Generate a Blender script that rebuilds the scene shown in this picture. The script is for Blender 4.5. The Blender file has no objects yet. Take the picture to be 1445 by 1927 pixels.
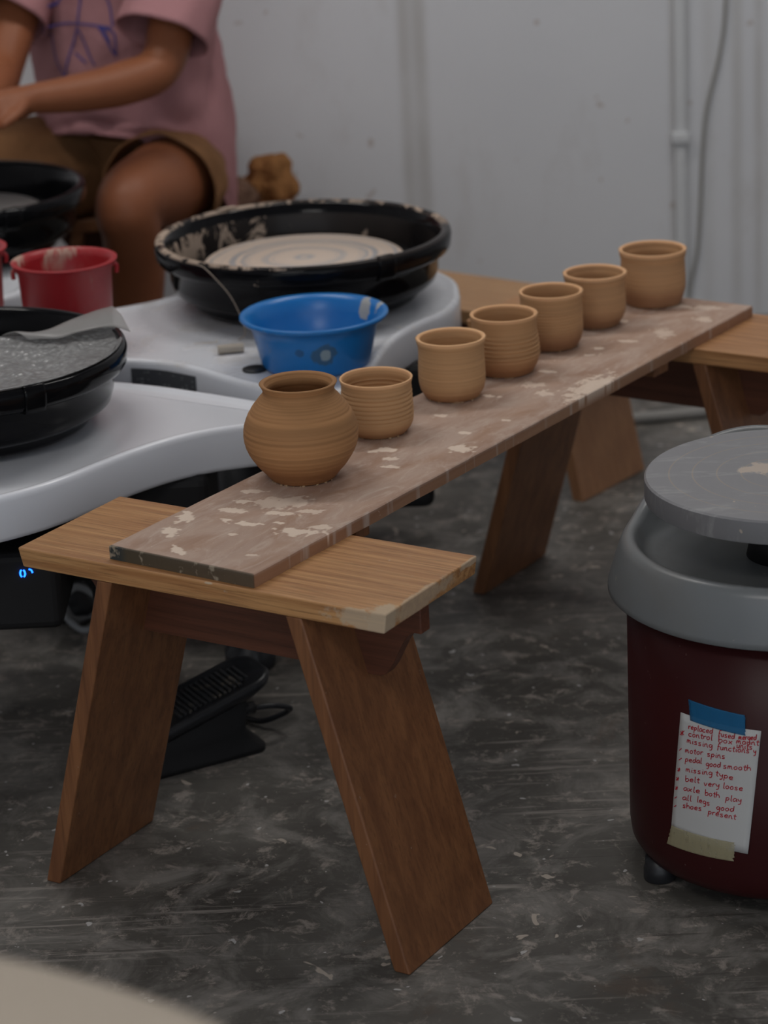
import bpy, bmesh, math, random
from mathutils import Vector, Matrix, noise
from mathutils.bvhtree import BVHTree
random.seed(7)
PI = math.pi
S = bpy.context.scene
COL = S.collection

# ------------------------------------------------------------------ camera
PITCH, ROLL, HC = 0.33941, -0.04823, 1.5356
cp, sp_ = math.cos(PITCH), math.sin(PITCH)
Rr, Dn, Fw = Vector((1, 0, 0)), Vector((0, -sp_, -cp)), Vector((0, cp, -sp_))
cr, sr = math.cos(ROLL), math.sin(ROLL)
ax_r = cr * Rr - sr * Dn
ax_d = sr * Rr + cr * Dn
cam = bpy.data.cameras.new('camera')
co = bpy.data.objects.new('camera', cam)
COL.objects.link(co)
mw = Matrix.Identity(4)
for i in range(3):
    mw[i][0] = ax_r[i]; mw[i][1] = -ax_d[i]; mw[i][2] = -Fw[i]
mw[0][3], mw[1][3], mw[2][3] = 0, 0, HC
co.matrix_world = mw
cam.sensor_fit = 'VERTICAL'
cam.sensor_height = 17.3
cam.sensor_width = 17.3
cam.lens = 5012 * 17.3 / 1927
cam.clip_start = 0.05
cam.dof.use_dof = True
cam.dof.focus_distance = 3.22
cam.dof.aperture_fstop = 2.2
S.camera = co

# ------------------------------------------------------------------ light
S.view_settings.view_transform = 'Standard'
S.view_settings.look = 'None'
S.view_settings.gamma = 1
S.view_settings.exposure = 0.60
W = bpy.data.worlds.new('world'); S.world = W
W.use_nodes = True
bgn = W.node_tree.nodes['Background']
bgn.inputs[0].default_value = (0.86, 0.92, 1.0, 1)
bgn.inputs[1].default_value = 0.75
LAMPS = [(-0.9, 4.1, 2.72, 7.6, 0.15), (0.75, 4.35, 2.72, 8.0, 0.15), (-0.7, 0.5, 2.72, 11, 0.15)]
LAMP_COL = (1.0, 0.965, 0.93)


# ------------------------------------------------------------------ helpers
def tag(o, label=None, cat=None, group=None, kind=None):
    if label: o['label'] = label
    if cat: o['category'] = cat
    if group: o['group'] = group
    if kind: o['kind'] = kind
    return o


def empty(name, loc, rz=0, label=None, cat=None, group=None):
    o = bpy.data.objects.new(name, None)
    o.empty_display_size = 0.05
    COL.objects.link(o)
    o.location = loc
    o.rotation_euler = (0, 0, rz)
    return tag(o, label, cat, group)


def obj(name, bm, mat, parent=None, smooth=False, loc=None, bevel=0.0, subsurf=0):
    me = bpy.data.meshes.new(name)
    bmesh.ops.recalc_face_normals(bm, faces=bm.faces[:])
    if smooth:
        for f in bm.faces: f.smooth = True
    bm.to_mesh(me); bm.free()
    o = bpy.data.objects.new(name, me)
    COL.objects.link(o)
    if mat: me.materials.append(mat)
    if parent: o.parent = parent
    if loc: o.location = loc
    if bevel:
        b = o.modifiers.new('bevel', 'BEVEL'); b.width = bevel; b.segments = 3
        b.limit_method = 'ANGLE'; b.angle_limit = math.radians(35)
    if subsurf:
        s = o.modifiers.new('sub', 'SUBSURF'); s.levels = subsurf; s.render_levels = subsurf
    return o


def box(bm, x0, x1, y0, y1, z0, z1):
    v = [bm.verts.new(p) for p in ((x0, y0, z0), (x1, y0, z0), (x1, y1, z0), (x0, y1, z0),
                                   (x0, y0, z1), (x1, y0, z1), (x1, y1, z1), (x0, y1, z1))]
    for f in ((0, 3, 2, 1), (4, 5, 6, 7), (0, 1, 5, 4), (1, 2, 6, 5), (2, 3, 7, 6), (3, 0, 4, 7)):
        bm.faces.new([v[i] for i in f])


def prism(bm, pts, depth_axis, d0, d1):
    """pts: list of 2-D points, extruded along an axis ('x','y','z')."""
    def mk(p, d):
        if depth_axis == 'y': return (p[0], d, p[1])
        if depth_axis == 'x': return (d, p[0], p[1])
        return (p[0], p[1], d)
    a = [bm.verts.new(mk(p, d0)) for p in pts]
    b = [bm.verts.new(mk(p, d1)) for p in pts]
    n = len(pts)
    bm.faces.new(a[::-1]); bm.faces.new(b)
    for i in range(n):
        bm.faces.new((a[i], a[(i + 1) % n], b[(i + 1) % n], b[i]))


def rings(bm, rs, cap0=True, cap1=True):
    """rs: list of closed rings of equal length"""
    vs = [[bm.verts.new(p) for p in r] for r in rs]
    n = len(rs[0])
    for k in range(len(vs) - 1):
        for i in range(n):
            bm.faces.new((vs[k][i], vs[k][(i + 1) % n], vs[k + 1][(i + 1) % n], vs[k + 1][i]))
    if cap0: bm.faces.new(vs[0][::-1])
    if cap1: bm.faces.new(vs[-1])
    return vs


def lathe(bm, prof, seg=96, cx=0, cy=0, cap0=True, cap1=True, wob=0.0):
    rs = []
    for r, z in prof:
        rr = max(r, 0.0004)
        rs.append([(cx + rr * (1 + wob * math.sin(2 * t + z * 20)) * math.cos(t),
                    cy + rr * (1 - wob * math.sin(2 * t + z * 20)) * math.sin(t), z)
                   for t in [2 * PI * i / seg for i in range(seg)]])
    return rings(bm, rs, cap0, cap1)


def spline(pts, n=8, closed=True):
    out = []
    N = len(pts)
    rng = range(N) if closed else range(N - 1)
    for i in rng:
        def g(k): return Vector(pts[k % N]) if closed else Vector(pts[max(0, min(N - 1, k))])
        p0, p1, p2, p3 = g(i - 1), g(i), g(i + 1), g(i + 2)
        for j in range(n):
            t = j / n
            out.append(0.5 * ((2 * p1) + (-p0 + p2) * t + (2 * p0 - 5 * p1 + 4 * p2 - p3) * t * t
                              + (-p0 + 3 * p1 - 3 * p2 + p3) * t ** 3))
    if not closed: out.append(Vector(pts[-1]))
    return out


def offset_ring(ring, d):
    """inward offset of a CCW 2-D polygon"""
    n = len(ring); out = []
    for i in range(n):
        a, c = ring[(i - 1) % n], ring[(i + 1) % n]
        t = (c - a).normalized()
        out.append(ring[i] + Vector((-t.y, t.x)) * d)
    return out


def shaped_slab(bm, outline, levels, n=8):
    ring = [Vector((p[0], p[1])) for p in spline([(a, b, 0) for a, b in outline], n)]
    area = sum(ring[i].x * ring[(i + 1) % len(ring)].y - ring[(i + 1) % len(ring)].x * ring[i].y for i in range(len(ring)))
    if area < 0: ring = ring[::-1]
    rs = []
    for off, z in levels:
        rr = offset_ring(ring, off)
        rs.append([(p.x, p.y, z) for p in rr])
    rings(bm, rs)


def tube(bm, pts, r, seg=10, radii=None, n=6):
    P = spline([tuple(p) for p in pts], n, False) if n > 1 else [Vector(p) for p in pts]
    rs = []
    up = Vector((0, 0, 1))
    prev = None
    for i, p in enumerate(P):
        t = (P[min(i + 1, len(P) - 1)] - P[max(i - 1, 0)]).normalized()
        a = t.cross(up if prev is None else prev)
        if a.length < 1e-3: a = t.cross(Vector((1, 0, 0)))
        a.normalize()
        b = a.cross(t).normalized()
        prev = b
        rr = r
        if radii:
            f = i / (len(P) - 1) * (len(radii) - 1); k = min(int(f), len(radii) - 2)
            rr = radii[k] * (1 - (f - k)) + radii[k + 1] * (f - k)
        rs.append([p + a * rr * math.cos(q) + b * rr * math.sin(q) for q in [2 * PI * j / seg for j in range(seg)]])
    rings(bm, rs)


# ------------------------------------------------------------------ materials
def rgb(c): return (c[0], c[1], c[2], 1)


class Mat:
    def __init__(s, name, base, rough=0.5, metal=0.0, spec=0.5):
        s.m = bpy.data.materials.new(name); s.m.use_nodes = True
        s.nt = s.m.node_tree; s.N = s.nt.nodes; s.L = s.nt.links
        s.b = s.N['Principled BSDF']
        s.b.inputs['Base Color'].default_value = rgb(base)
        s.b.inputs['Roughness'].default_value = rough
        s.b.inputs['Metallic'].default_value = metal
        s.b.inputs['Specular IOR Level'].default_value = spec
        s.tc = s.N.new('ShaderNodeTexCoord')
        s.co = s.tc.outputs['Object']
        c = s.N.new('ShaderNodeRGB'); c.outputs[0].default_value = rgb(base)
        s.cur = c.outputs[0]
        s.rcur = None; s.rough = rough

    def mapped(s, scale=(1, 1, 1), loc=(0, 0, 0), rot=(0, 0, 0), src=None):
        m = s.N.new('ShaderNodeMapping')
        m.inputs['Scale'].default_value = scale; m.inputs['Location'].default_value = loc
        m.inputs['Rotation'].default_value = rot
        s.L.new(src or s.co, m.inputs[0]); return m.outputs[0]

    def math(s, op, a, b=None, clamp=False):
        n = s.N.new('ShaderNodeMath'); n.operation = op; n.use_clamp = clamp
        for i, v in enumerate((a, b)):
            if v is None: continue
            if isinstance(v, (int, float)): n.inputs[i].default_value = v
            else: s.L.new(v, n.inputs[i])
        return n.outputs[0]

    def noise(s, scale, stretch=(1, 1, 1), detail=4, rough=0.6, dist=0.0, loc=(0, 0, 0), rot=(0, 0, 0)):
        n = s.N.new('ShaderNodeTexNoise')
        n.inputs['Scale'].default_value = scale; n.inputs['Detail'].default_value = detail
        n.inputs['Roughness'].default_value = rough; n.inputs['Distortion'].default_value = dist
        s.L.new(s.mapped(stretch, loc, rot), n.inputs['Vector'])
        return n.outputs['Fac']

    def ramp(s, v, lo, hi, o0=0.0, o1=1.0):
        n = s.N.new('ShaderNodeMapRange'); n.clamp = True
        n.inputs[1].default_value = lo; n.inputs[2].default_value = hi
        n.inputs[3].default_value = o0; n.inputs[4].default_value = o1
        s.L.new(v, n.inputs[0]); return n.outputs[0]

    def axis(s, i, src=None):
        n = s.N.new('ShaderNodeSeparateXYZ'); s.L.new(src or s.co, n.inputs[0]); return n.outputs[i]

    def length(s, vec):
        n = s.N.new('ShaderNodeVectorMath'); n.operation = 'LENGTH'; s.L.new(vec, n.inputs[0]); return n.outputs['Value']

    def over(s, fac, color, rough=None):
        n = s.N.new('ShaderNodeMix'); n.data_type = 'RGBA'
        if isinstance(fac, (int, float)): n.inputs[0].default_value = fac
        else: s.L.new(fac, n.inputs[0])
        s.L.new(s.cur, n.inputs[6])
        n.inputs[7].default_value = rgb(color)
        s.cur = n.outputs[2]
        if rough is not None:
            r = s.N.new('ShaderNodeMix'); r.data_type = 'FLOAT'
            s.L.new(fac, r.inputs[0])
            if s.rcur is None: r.inputs[2].default_value = s.rough
            else: s.L.new(s.rcur, r.inputs[2])
            r.inputs[3].default_value = rough
            s.rcur = r.outputs[0]
        return s

    def bump(s, h, strength=0.2, dist=0.002):
        n = s.N.new('ShaderNodeBump'); n.inputs['Strength'].default_value = strength
        n.inputs['Distance'].default_value = dist
        s.L.new(h, n.inputs['Height'])
        if s.b.inputs['Normal'].is_linked:
            s.L.new(s.b.inputs['Normal'].links[0].from_socket, n.inputs['Normal'])
        s.L.new(n.outputs[0], s.b.inputs['Normal'])
        return s

    def done(s):
        s.L.new(s.cur, s.b.inputs['Base Color'])
        if s.rcur is not None: s.L.new(s.rcur, s.b.inputs['Roughness'])
        return s.m


def plain(name, c, rough=0.5, metal=0.0, spec=0.5, var=0.0, vs=8):
    m = Mat(name, c, rough, metal, spec)
    if var:
        m.over(m.ramp(m.noise(vs), 0.35, 0.7, 0, var), tuple(x * 0.5 for x in c))
    return m.done()


def wood(name, c1, c2, grain='x', rough=0.5, dark=0.5, splat=0.0):
    m = Mat(name, c1, rough)
    st = {'x': (1.6, 42, 42), 'y': (22, 1.2, 22), 'z': (22, 22, 1.2)}[grain]
    g = m.noise(2.6, st, 6, 0.62, 0.4)
    m.over(m.ramp(g, 0.36, 0.62), c2)
    st2 = tuple(a * 4.5 if a > 2 else a * 3 for a in st)
    g2 = m.noise(2.2, st2, 3, 0.7)
    m.over(m.ramp(g2, 0.50, 0.68, 0, dark), tuple(x * 0.42 for x in c2))
    m.over(m.ramp(m.noise(3.2, detail=3), 0.45, 0.75, 0, 0.35), tuple(x * 0.6 for x in c1))
    if splat:
        m.over(m.ramp(m.noise(26, detail=5, rough=0.75), 0.69, 0.74, 0, splat), (0.42, 0.34, 0.27), 0.8)
        m.over(m.ramp(m.noise(90, detail=2), 0.75, 0.78, 0, splat), (0.5, 0.42, 0.35), 0.8)
    m.bump(g2, 0.25, 0.0006)
    return m.done()


WOOD_SEAT = wood('oiled_plywood_seat', (0.50, 0.255, 0.105), (0.34, 0.15, 0.054), 'x', 0.48, 0.5, 0.5)
WOOD_LEG = wood('oiled_wood_leg', (0.25, 0.104, 0.041), (0.165, 0.064, 0.025), 'z', 0.5, 0.45, 0.45)
WOOD_RAIL = wood('dark_red_wood_rail', (0.15, 0.052, 0.026), (0.10, 0.034, 0.017), 'x', 0.5, 0.4)
WOOD_PALE = wood('pale_plywood', (0.46, 0.27, 0.13), (0.36, 0.19, 0.085), 'x', 0.5, 0.3, 0.3)
WOOD_PALE_LEG = wood('pale_plywood_leg', (0.40, 0.20, 0.095), (0.32, 0.15, 0.07), 'z', 0.5, 0.3, 0.4)


def seat_patch(mat):
    """cream paint rubbed onto the front right corner and end of the near seat"""
    m = Mat('paint_marked_seat', (0, 0, 0)); bpy.data.materials.remove(m.m)
    m.m = mat; m.nt = mat.node_tree; m.N = m.nt.nodes; m.L = m.nt.links; m.b = m.N['Principled BSDF']
    m.tc = m.N.new('ShaderNodeTexCoord'); m.co = m.tc.outputs['Object']; m.rcur = None; m.rough = .5
    m.cur = m.b.inputs['Base Color'].links[0].from_socket
    nz = m.math('MULTIPLY', m.math('SUBTRACT', m.noise(38, detail=5, rough=.7), 0.5), 2.2)
    acc = None
    for loc, sc, st in (((.255, -.102, .445), (.022, .030, .03), .8), ((.238, -.104, .44), (.060, .005, .013), .7), ((.262, -.03, .44), (.008, .085, .018), .6), ((.262, .09, .447), (.006, .03, .006), .7),
                        ((.02, -.104, .45), (.008, .004, .003), .8)):
        mp = m.N.new('ShaderNodeMapping'); mp.vector_type = 'TEXTURE'
        mp.inputs['Location'].default_value = loc; mp.inputs['Scale'].default_value = sc
        m.L.new(m.co, mp.inputs[0])
        f = m.ramp(m.math('ADD', m.length(mp.outputs[0]), nz), .85, 1.1, st, 0)
        acc = f if acc is None else m.math('MAXIMUM', acc, f)
    m.over(acc, (.52, .42, .30), .85)
    return m.done()


def plank_mat():
    m = Mat('clay_dusted_board', (0.36, 0.195, 0.11), 0.62)
    g = m.noise(2.4, (18, 1.3, 18), 6, 0.6, 0.3)
    m.over(m.ramp(g, 0.35, 0.65), (0.27, 0.13, 0.07))
    # pale clay dust wiped over the top
    up = m.ramp(m.axis(2), 0.012, 0.0165)
    d1 = m.ramp(m.noise(7, (1.6, .8, 1), 5, 0.62, 1.2), 0.34, 0.66, 0.25, 0.9)
    m.over(m.math('MULTIPLY', d1, up), (0.50, 0.375, 0.305), 0.8)
    d2 = m.ramp(m.noise(16, (2.4, 0.8, 1), 5, 0.7, 1.5, loc=(3, 1, 0)), 0.5, 0.72, 0, 0.55)
    m.over(m.math('MULTIPLY', d2, up), (0.60, 0.49, 0.42), 0.85)
    # small scattered flecks
    fl = m.ramp(m.noise(42, (1.5, 1, 1), 4, 0.7, 0.6, loc=(1, 5, 0)), 0.69, 0.715, 0, 0.9)
    m.over(fl, (0.66, 0.53, 0.43), 0.9)
    # large dried splashes: an attribute on the board's own mesh
    wn = m.N.new('ShaderNodeTexNoise'); wn.inputs['Scale'].default_value = 55; wn.inputs['Detail'].default_value = 5
    m.L.new(m.co, wn.inputs['Vector'])
    at = m.N.new('ShaderNodeAttribute'); at.attribute_name = 'splash'
    acc = at.outputs['Fac']
    m.over(acc, (0.80, 0.66, 0.54), 0.9)
    # drips down the long edge
    dr = m.ramp(m.noise(14, (2, 3.2, 0.25), 3, 0.6, 0.2, loc=(4, 2, 0)), 0.56, 0.66, 0, 0.6)
    side = m.ramp(m.axis(0), -0.004, -0.0005)
    m.over(m.math('MULTIPLY', dr, side), (0.50, 0.41, 0.35), 0.85)
    # old green-grey paint soaked into the near end grain
    end = m.ramp(m.axis(1), 0.0006, 0.003, 1, 0)
    m.over(m.math('MULTIPLY', end, m.ramp(m.axis(0), -.20, -.02, .98, .86)), (0.060, 0.048, 0.028), 0.8)
    e2 = m.math('MULTIPLY', end, m.ramp(m.axis(0), -.195, -.185, 1, 0))
    m.over(e2, (0.03, 0.035, 0.033), 0.8)
    e3 = m.math('MULTIPLY', end, m.ramp(m.noise(45, (1, 1, .8), 3, 0.7), 0.58, 0.66, 0, 0.75))
    m.over(e3, (0.36, 0.30, 0.22), 0.85)
    m.bump(acc, 0.5, 0.0012)
    m.bump(wn.outputs['Fac'], 0.12, 0.0008)
    return m.done()


def clay(name, light, dark, damp_h, seed, ringy=1.0, rim_h=9):
    """leather-hard stoneware: thrown rings of slightly different clay, damp and darker near the foot"""
    m = Mat(name, light, 0.72, spec=0.25)
    r = m.noise(1.0, (0.6, 0.6, 190), 3, 0.65, 0, loc=(seed, seed * 2, seed * 3))
    m.over(m.ramp(r, 0.38, 0.66, 0, 0.6 * ringy), tuple(x * 0.72 for x in light))
    r2 = m.noise(1.0, (1.5, 1.5, 420), 2, 0.6, 0, loc=(seed * 5, 1, 2))
    m.over(m.ramp(r2, 0.45, 0.7, 0, 0.35 * ringy), tuple(min(1, x * 1.18) for x in light))
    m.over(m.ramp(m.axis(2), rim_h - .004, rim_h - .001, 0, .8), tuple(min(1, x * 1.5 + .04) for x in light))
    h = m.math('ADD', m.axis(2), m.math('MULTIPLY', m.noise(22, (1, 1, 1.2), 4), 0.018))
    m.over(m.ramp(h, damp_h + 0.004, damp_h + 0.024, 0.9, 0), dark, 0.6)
    m.bump(r, 0.35, 0.0012)
    m.bump(m.noise(140, detail=3), 0.12, 0.0004)
    return m.done()


def floor_mat():
    m = Mat('stained_concrete', (0.115, 0.108, 0.096), 0.52)
    m.co = m.tc.outputs['Object']
    a = m.noise(2.3, detail=6, rough=0.65, dist=0.6)
    m.over(m.ramp(a, 0.38, 0.60), (0.062, 0.056, 0.048))
    b = m.noise(9, detail=6, rough=0.7, dist=0.8, loc=(4, 2, 0))
    m.over(m.ramp(b, 0.46, 0.66, 0, 0.8), (0.24, 0.225, 0.205), 0.6)
    c = m.noise(26, (1, 1, 1), 6, 0.75, 0.5, loc=(1, 8, 0))
    m.over(m.ramp(c, 0.54, 0.64, 0, 0.75), (0.33, 0.29, 0.255), 0.7)
    br = m.noise(5, detail=5, rough=0.7, dist=1.0, loc=(9, 9, 0))
    m.over(m.ramp(br, 0.60, 0.70, 0, 0.55), (0.105, 0.072, 0.05), 0.7)
    # scraped streaks running in two directions
    s1 = m.noise(8, (0.35, 7, 1), 5, 0.75, 0.3, rot=(0, 0, 0.62))
    msk = m.ramp(m.noise(3, detail=3, loc=(2, 2, 2)), 0.48, 0.6)
    m.over(m.math('MULTIPLY', m.ramp(s1, 0.55, 0.64, 0, 0.8), msk), (0.32, 0.29, 0.26), 0.7)
    s2 = m.noise(10, (0.3, 9, 1), 3, 0.7, 0.1, rot=(0, 0, -0.75), loc=(3, 3, 0))
    m.over(m.ramp(s2, 0.60, 0.68, 0, 0.5), (0.03, 0.026, 0.022))
    # dried clay and paint drops
    d = m.noise(15, detail=3, rough=0.6, dist=0.9, loc=(7, 1, 0))
    m.over(m.ramp(d, 0.69, 0.705, 0, 0.9), (0.44, 0.38, 0.32), 0.85)
    e = m.noise(46, detail=2, rough=0.5, dist=0.3, loc=(2, 6, 0))
    m.over(m.ramp(e, 0.715, 0.73, 0, 0.9), (0.48, 0.47, 0.46), 0.85)
    f = m.noise(120, detail=1, loc=(5, 5, 0))
    m.over(m.ramp(f, 0.76, 0.78, 0, 0.7), (0.42, 0.38, 0.34), 0.85)
    m.bump(c, 0.25, 0.002)
    m.rcur = m.ramp(a, 0.3, 0.7, 0.42, 0.72)
    return m.done()


def wall_mat():
    m = Mat('painted_wall', (0.66, 0.665, 0.685), 0.7)
    m.over(m.ramp(m.noise(1.6, detail=5, rough=0.6), 0.40, 0.68, 0, 0.45), (0.57, 0.58, 0.61))
    m.over(m.ramp(m.noise(7, (1, 1, .45), 5, 0.7, loc=(2, 0, 2)), 0.56, 0.74, 0, 0.30), (0.44, 0.40, 0.37))
    m.over(m.ramp(m.noise(19, detail=2, loc=(5, 0, 1)), 0.725, 0.75, 0, 0.45), (0.34, 0.24, 0.18))
    # grubby runs where channels were chased in
    x = m.axis(0)
    for cx, w, st in ((0.085, .018, .42), (0.122, .020, .42), (.105, .03, .3), (.640, .012, .4), (.672, .010, .35), (0.715, .02, .2), (0.775, .018, .42), (0.82, .014, .42), (.86, .012, .35)):
        dx = m.math('ABSOLUTE', m.math('SUBTRACT', x, cx))
        k = m.ramp(dx, w * .2, w, st, 0)
        m.over(m.math('MULTIPLY', k, m.ramp(m.noise(9, (1, 1, .5)), .3, .6, .45, 1)), (0.36, 0.34, 0.31))
    m.bump(m.noise(30, detail=4), 0.1, 0.002)
    return m.done()


def pan_mat(name, clay_amt):
    m = Mat(name, (0.005, 0.005, 0.006), 0.12, spec=0.14)
    z = m.axis(2)
    if clay_amt:
        r = m.length(m.mapped((1, 1, 0)))
        top = m.ramp(z, 0.0990, 0.1015)
        inside = m.math('MAXIMUM', m.math('MULTIPLY', m.ramp(r, 0.2100, 0.2110, 1, 0), m.ramp(z, 0.035, 0.05)), top)
        rim = top
        left = m.ramp(m.axis(0), -0.10, 0.02, 0.125, -0.09)
        n = m.noise(20, (1, 1, .7), 6, 0.72, 1.2)
        v = m.math('ADD', n, left)
        f = m.math('MULTIPLY', m.ramp(v, 0.60, 0.63), inside)
        front = m.ramp(m.axis(1), -0.02, 0.06)
        lf = m.math('MAXIMUM', front, m.ramp(m.axis(0), -.14, -.10, 1, 0))
        f2 = m.math('MULTIPLY', m.math('MULTIPLY', m.ramp(m.noise(34, detail=5, rough=.7, loc=(3, 3, 0)), 0.50, 0.54, 0, 1), rim), lf)
        out = m.ramp(m.noise(30, (1, 1, .4), 3, .6, .5, loc=(9, 9, 2)), 0.715, 0.735, 0, 0.8)
        m.over(m.math('MAXIMUM', m.math('MAXIMUM', f, f2), out), (0.48, 0.37, 0.29), 0.75)
        m.bump(f, 0.4, 0.002)
        film = m.math('MULTIPLY', m.ramp(m.noise(4, detail=3), .4, .7, .1, .45), inside)
        m.over(film, (0.06, 0.048, 0.042), 0.5)
    else:
        m.over(m.ramp(m.noise(70, detail=2), 0.74, 0.77, 0, 0.3), (0.25, 0.23, 0.21), 0.6)
    return m.done()


M = {}
M['plank'] = plank_mat()
M['white'] = plain('glossy_white_casing', (0.78, 0.80, 0.85), 0.22, spec=0.5)


def dirty_white():
    m = Mat('clay_marked_white_casing', (0.78, 0.80, 0.85), 0.25)
    up = m.ramp(m.axis(2), 0.443, 0.446)
    m.over(m.math('MULTIPLY', m.ramp(m.noise(9, detail=5, rough=.65, dist=.6), 0.52, 0.68, 0, 0.55), up), (0.46, 0.42, 0.37), 0.6)
    m.over(m.math('MULTIPLY', m.ramp(m.noise(17, (1, 2, 1), 4, .7, 1, loc=(3, 1, 0)), 0.64, 0.70, 0, 0.5), up), (0.50, 0.38, 0.24), 0.6)
    return m.done()


M['dwhite'] = dirty_white()
M['black'] = plain('black_plastic', (0.016, 0.017, 0.020), 0.38)
M['blackm'] = plain('matt_black_housing', (0.004, 0.004, 0.005), 0.7)
M['pan'] = pan_mat('glossy_black_splash_pan', 0)
M['pan_clay'] = pan_mat('clay_spattered_splash_pan', 1)
M['steel'] = plain('dull_steel', (0.28, 0.27, 0.26), 0.45, 0.6)
M['grey_label'] = plain('dark_label_print', (0.07, 0.075, 0.085), 0.5)
M['print'] = plain('pale_label_print', (0.20, 0.21, 0.22), 0.6)
M['fg'] = plain('cream_laminate', (0.44, 0.375, 0.30), 0.6)
M['conduit'] = plain('white_plastic_conduit', (0.60, 0.61, 0.62), 0.5)
M['floorpipe'] = plain('dusty_grey_pipe', (0.25, 0.24, 0.225), 0.6)


def blue_mat():
    m = Mat('blue_plastic', (0.008, 0.17, 0.50), 0.32)
    z = m.axis(2)
    m.over(m.ramp(m.noise(24, (1, 1, .6), 4, .7, .8), 0.66, 0.69, 0, .35), (0.20, 0.25, 0.30), .7)

    def blob(loc, sc, st, col):
        mp = m.N.new('ShaderNodeMapping'); mp.vector_type = 'TEXTURE'
        mp.inputs['Location'].default_value = loc; mp.inputs['Scale'].default_value = sc
        m.L.new(m.co, mp.inputs[0])
        q = m.math('ADD', m.length(mp.outputs[0]), m.math('MULTIPLY', m.math('SUBTRACT', m.noise(60, detail=4), 0.5), 1.2))
        m.over(m.ramp(q, 0.9, 1.05, st, 0), col, 0.8)
    blob((0.078, 0.062, 0.062), (0.012, 0.02, 0.017), .9, (0.42, 0.40, 0.35))
    blob((0.1, 0.03, 0.070), (0.012, 0.012, 0.012), .8, (0.42, 0.42, 0.38))
    blob((0.014, -0.09, 0.037), (0.018, 0.03, 0.016), .75, (0.05, 0.10, 0.14))
    blob((0.016, -0.09, 0.037), (0.008, 0.03, 0.009), .9, (0.28, 0.36, 0.40))
    blob((-0.022, -0.09, 0.042), (0.007, 0.03, 0.007), .6, (0.03, 0.07, 0.13))
    return m.done()


def red_mat():
    m = Mat('red_plastic', (0.36, 0.014, 0.020), 0.38)
    m.over(m.ramp(m.noise(17, (1, 1, .5), 5, .7, .5), 0.55, 0.75, 0, .22), (0.42, 0.20, 0.18), .7)
    hi = m.ramp(m.axis(2), 0.095, 0.125)
    m.over(m.math('MULTIPLY', m.ramp(m.noise(13, (1, 1, .35), 4, .65, .5, loc=(2, 5, 1)), 0.56, 0.62, 0, .8), hi), (0.48, 0.37, 0.29), .8)
    return m.done()


M['blue'] = blue_mat()
M['red'] = red_mat()


def maroon_mat():
    m = Mat('maroon_enamel', (0.036, 0.006, 0.0065), 0.38, spec=0.2)
    m.over(m.ramp(m.noise(65, detail=2), 0.73, 0.76, 0, .5), (0.20, 0.14, 0.13), .7)
    m.over(m.ramp(m.noise(5, detail=4), .4, .7, 0, .3), (0.045, 0.012, 0.012))
    return m.done()


def tray_mat():
    m = Mat('grey_blue_plastic_tray', (0.155, 0.165, 0.170), 0.30)
    m.over(m.ramp(m.noise(9, detail=5), .42, .7, 0, .35), (0.14, 0.13, 0.115), .6)
    m.over(m.ramp(m.noise(60, detail=2), .74, .765, 0, .6), (0.42, 0.38, 0.32), .7)
    return m.done()


def head_mat():
    m = Mat('worn_aluminium_wheel_head', (0.25, 0.25, 0.26), 0.42, 0.35)
    r = m.length(m.mapped((1, 1, 0)))
    for rr in (0.030, 0.058, 0.087, 0.116, 0.144):
        d = m.math('ABSOLUTE', m.math('SUBTRACT', r, rr))
        m.over(m.ramp(d, 0.0004, 0.0012, .55, 0), (0.42, 0.34, 0.26), .6)
    m.over(m.ramp(m.noise(10, (1, 5, 1), 5, .7, .4, rot=(0, 0, .12)), .54, .68, 0, .55), (0.42, 0.42, 0.42), .55)
    m.over(m.ramp(m.noise(48, detail=2, loc=(3, 3, 3)), .715, .735, 0, .8), (0.55, 0.46, 0.38), .8)
    mp = m.N.new('ShaderNodeMapping'); mp.vector_type = 'TEXTURE'
    mp.inputs['Location'].default_value = (-0.030, 0.022, 0.02); mp.inputs['Scale'].default_value = (0.034, 0.022, 0.05)
    m.L.new(m.co, mp.inputs[0])
    q = m.math('ADD', m.length(mp.outputs[0]), m.math('MULTIPLY', m.math('SUBTRACT', m.noise(50, detail=5, rough=.7), 0.5), 2.4))
    m.over(m.ramp(q, .85, 1.05, .9, 0), (0.56, 0.48, 0.41), .85)
    return m.done()


def wet_head_mat():
    m = Mat('slip_covered_wheel_head', (0.62, 0.50, 0.41), 0.4)
    r = m.length(m.mapped((1, 1, 0)))
    w = m.N.new('ShaderNodeTexNoise'); w.noise_dimensions = '1D'
    w.inputs['Scale'].default_value = 60; w.inputs['Detail'].default_value = 2
    m.L.new(m.math('ADD', r, m.math('MULTIPLY', m.noise(6), .03)), w.inputs['W'])
    m.over(m.ramp(w.outputs['Fac'], .50, .62, 0, .8), (0.30, 0.32, 0.35), .3)
    m.bump(w.outputs['Fac'], .4, .003)
    return m.done()


M['maroon'] = maroon_mat(); M['tray'] = tray_mat(); M['head'] = head_mat(); M['wet'] = wet_head_mat()
M['red_ink'] = plain('red_marker_ink', (0.40, 0.0, 0.012), 0.6)
M['paper'] = plain('white_paper', (0.50, 0.50, 0.49), 0.75)
M['clayscrap'] = plain('dry_clay_scrap', (0.42, 0.37, 0.31), 0.9)


def tape(name, c, alpha):
    m = Mat(name, c, 0.6)
    m.b.inputs['Alpha'].default_value = alpha
    m.over(m.ramp(m.noise(200, (1, 1, .3), 2), .4, .7, 0, .3), tuple(x * .7 for x in c))
    return m.done()


M['bluetape'] = tape('blue_masking_tape', (0.008, 0.15, 0.34), .62)
M['masktape'] = tape('cream_masking_tape', (0.50, 0.45, 0.28), .45)


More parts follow.
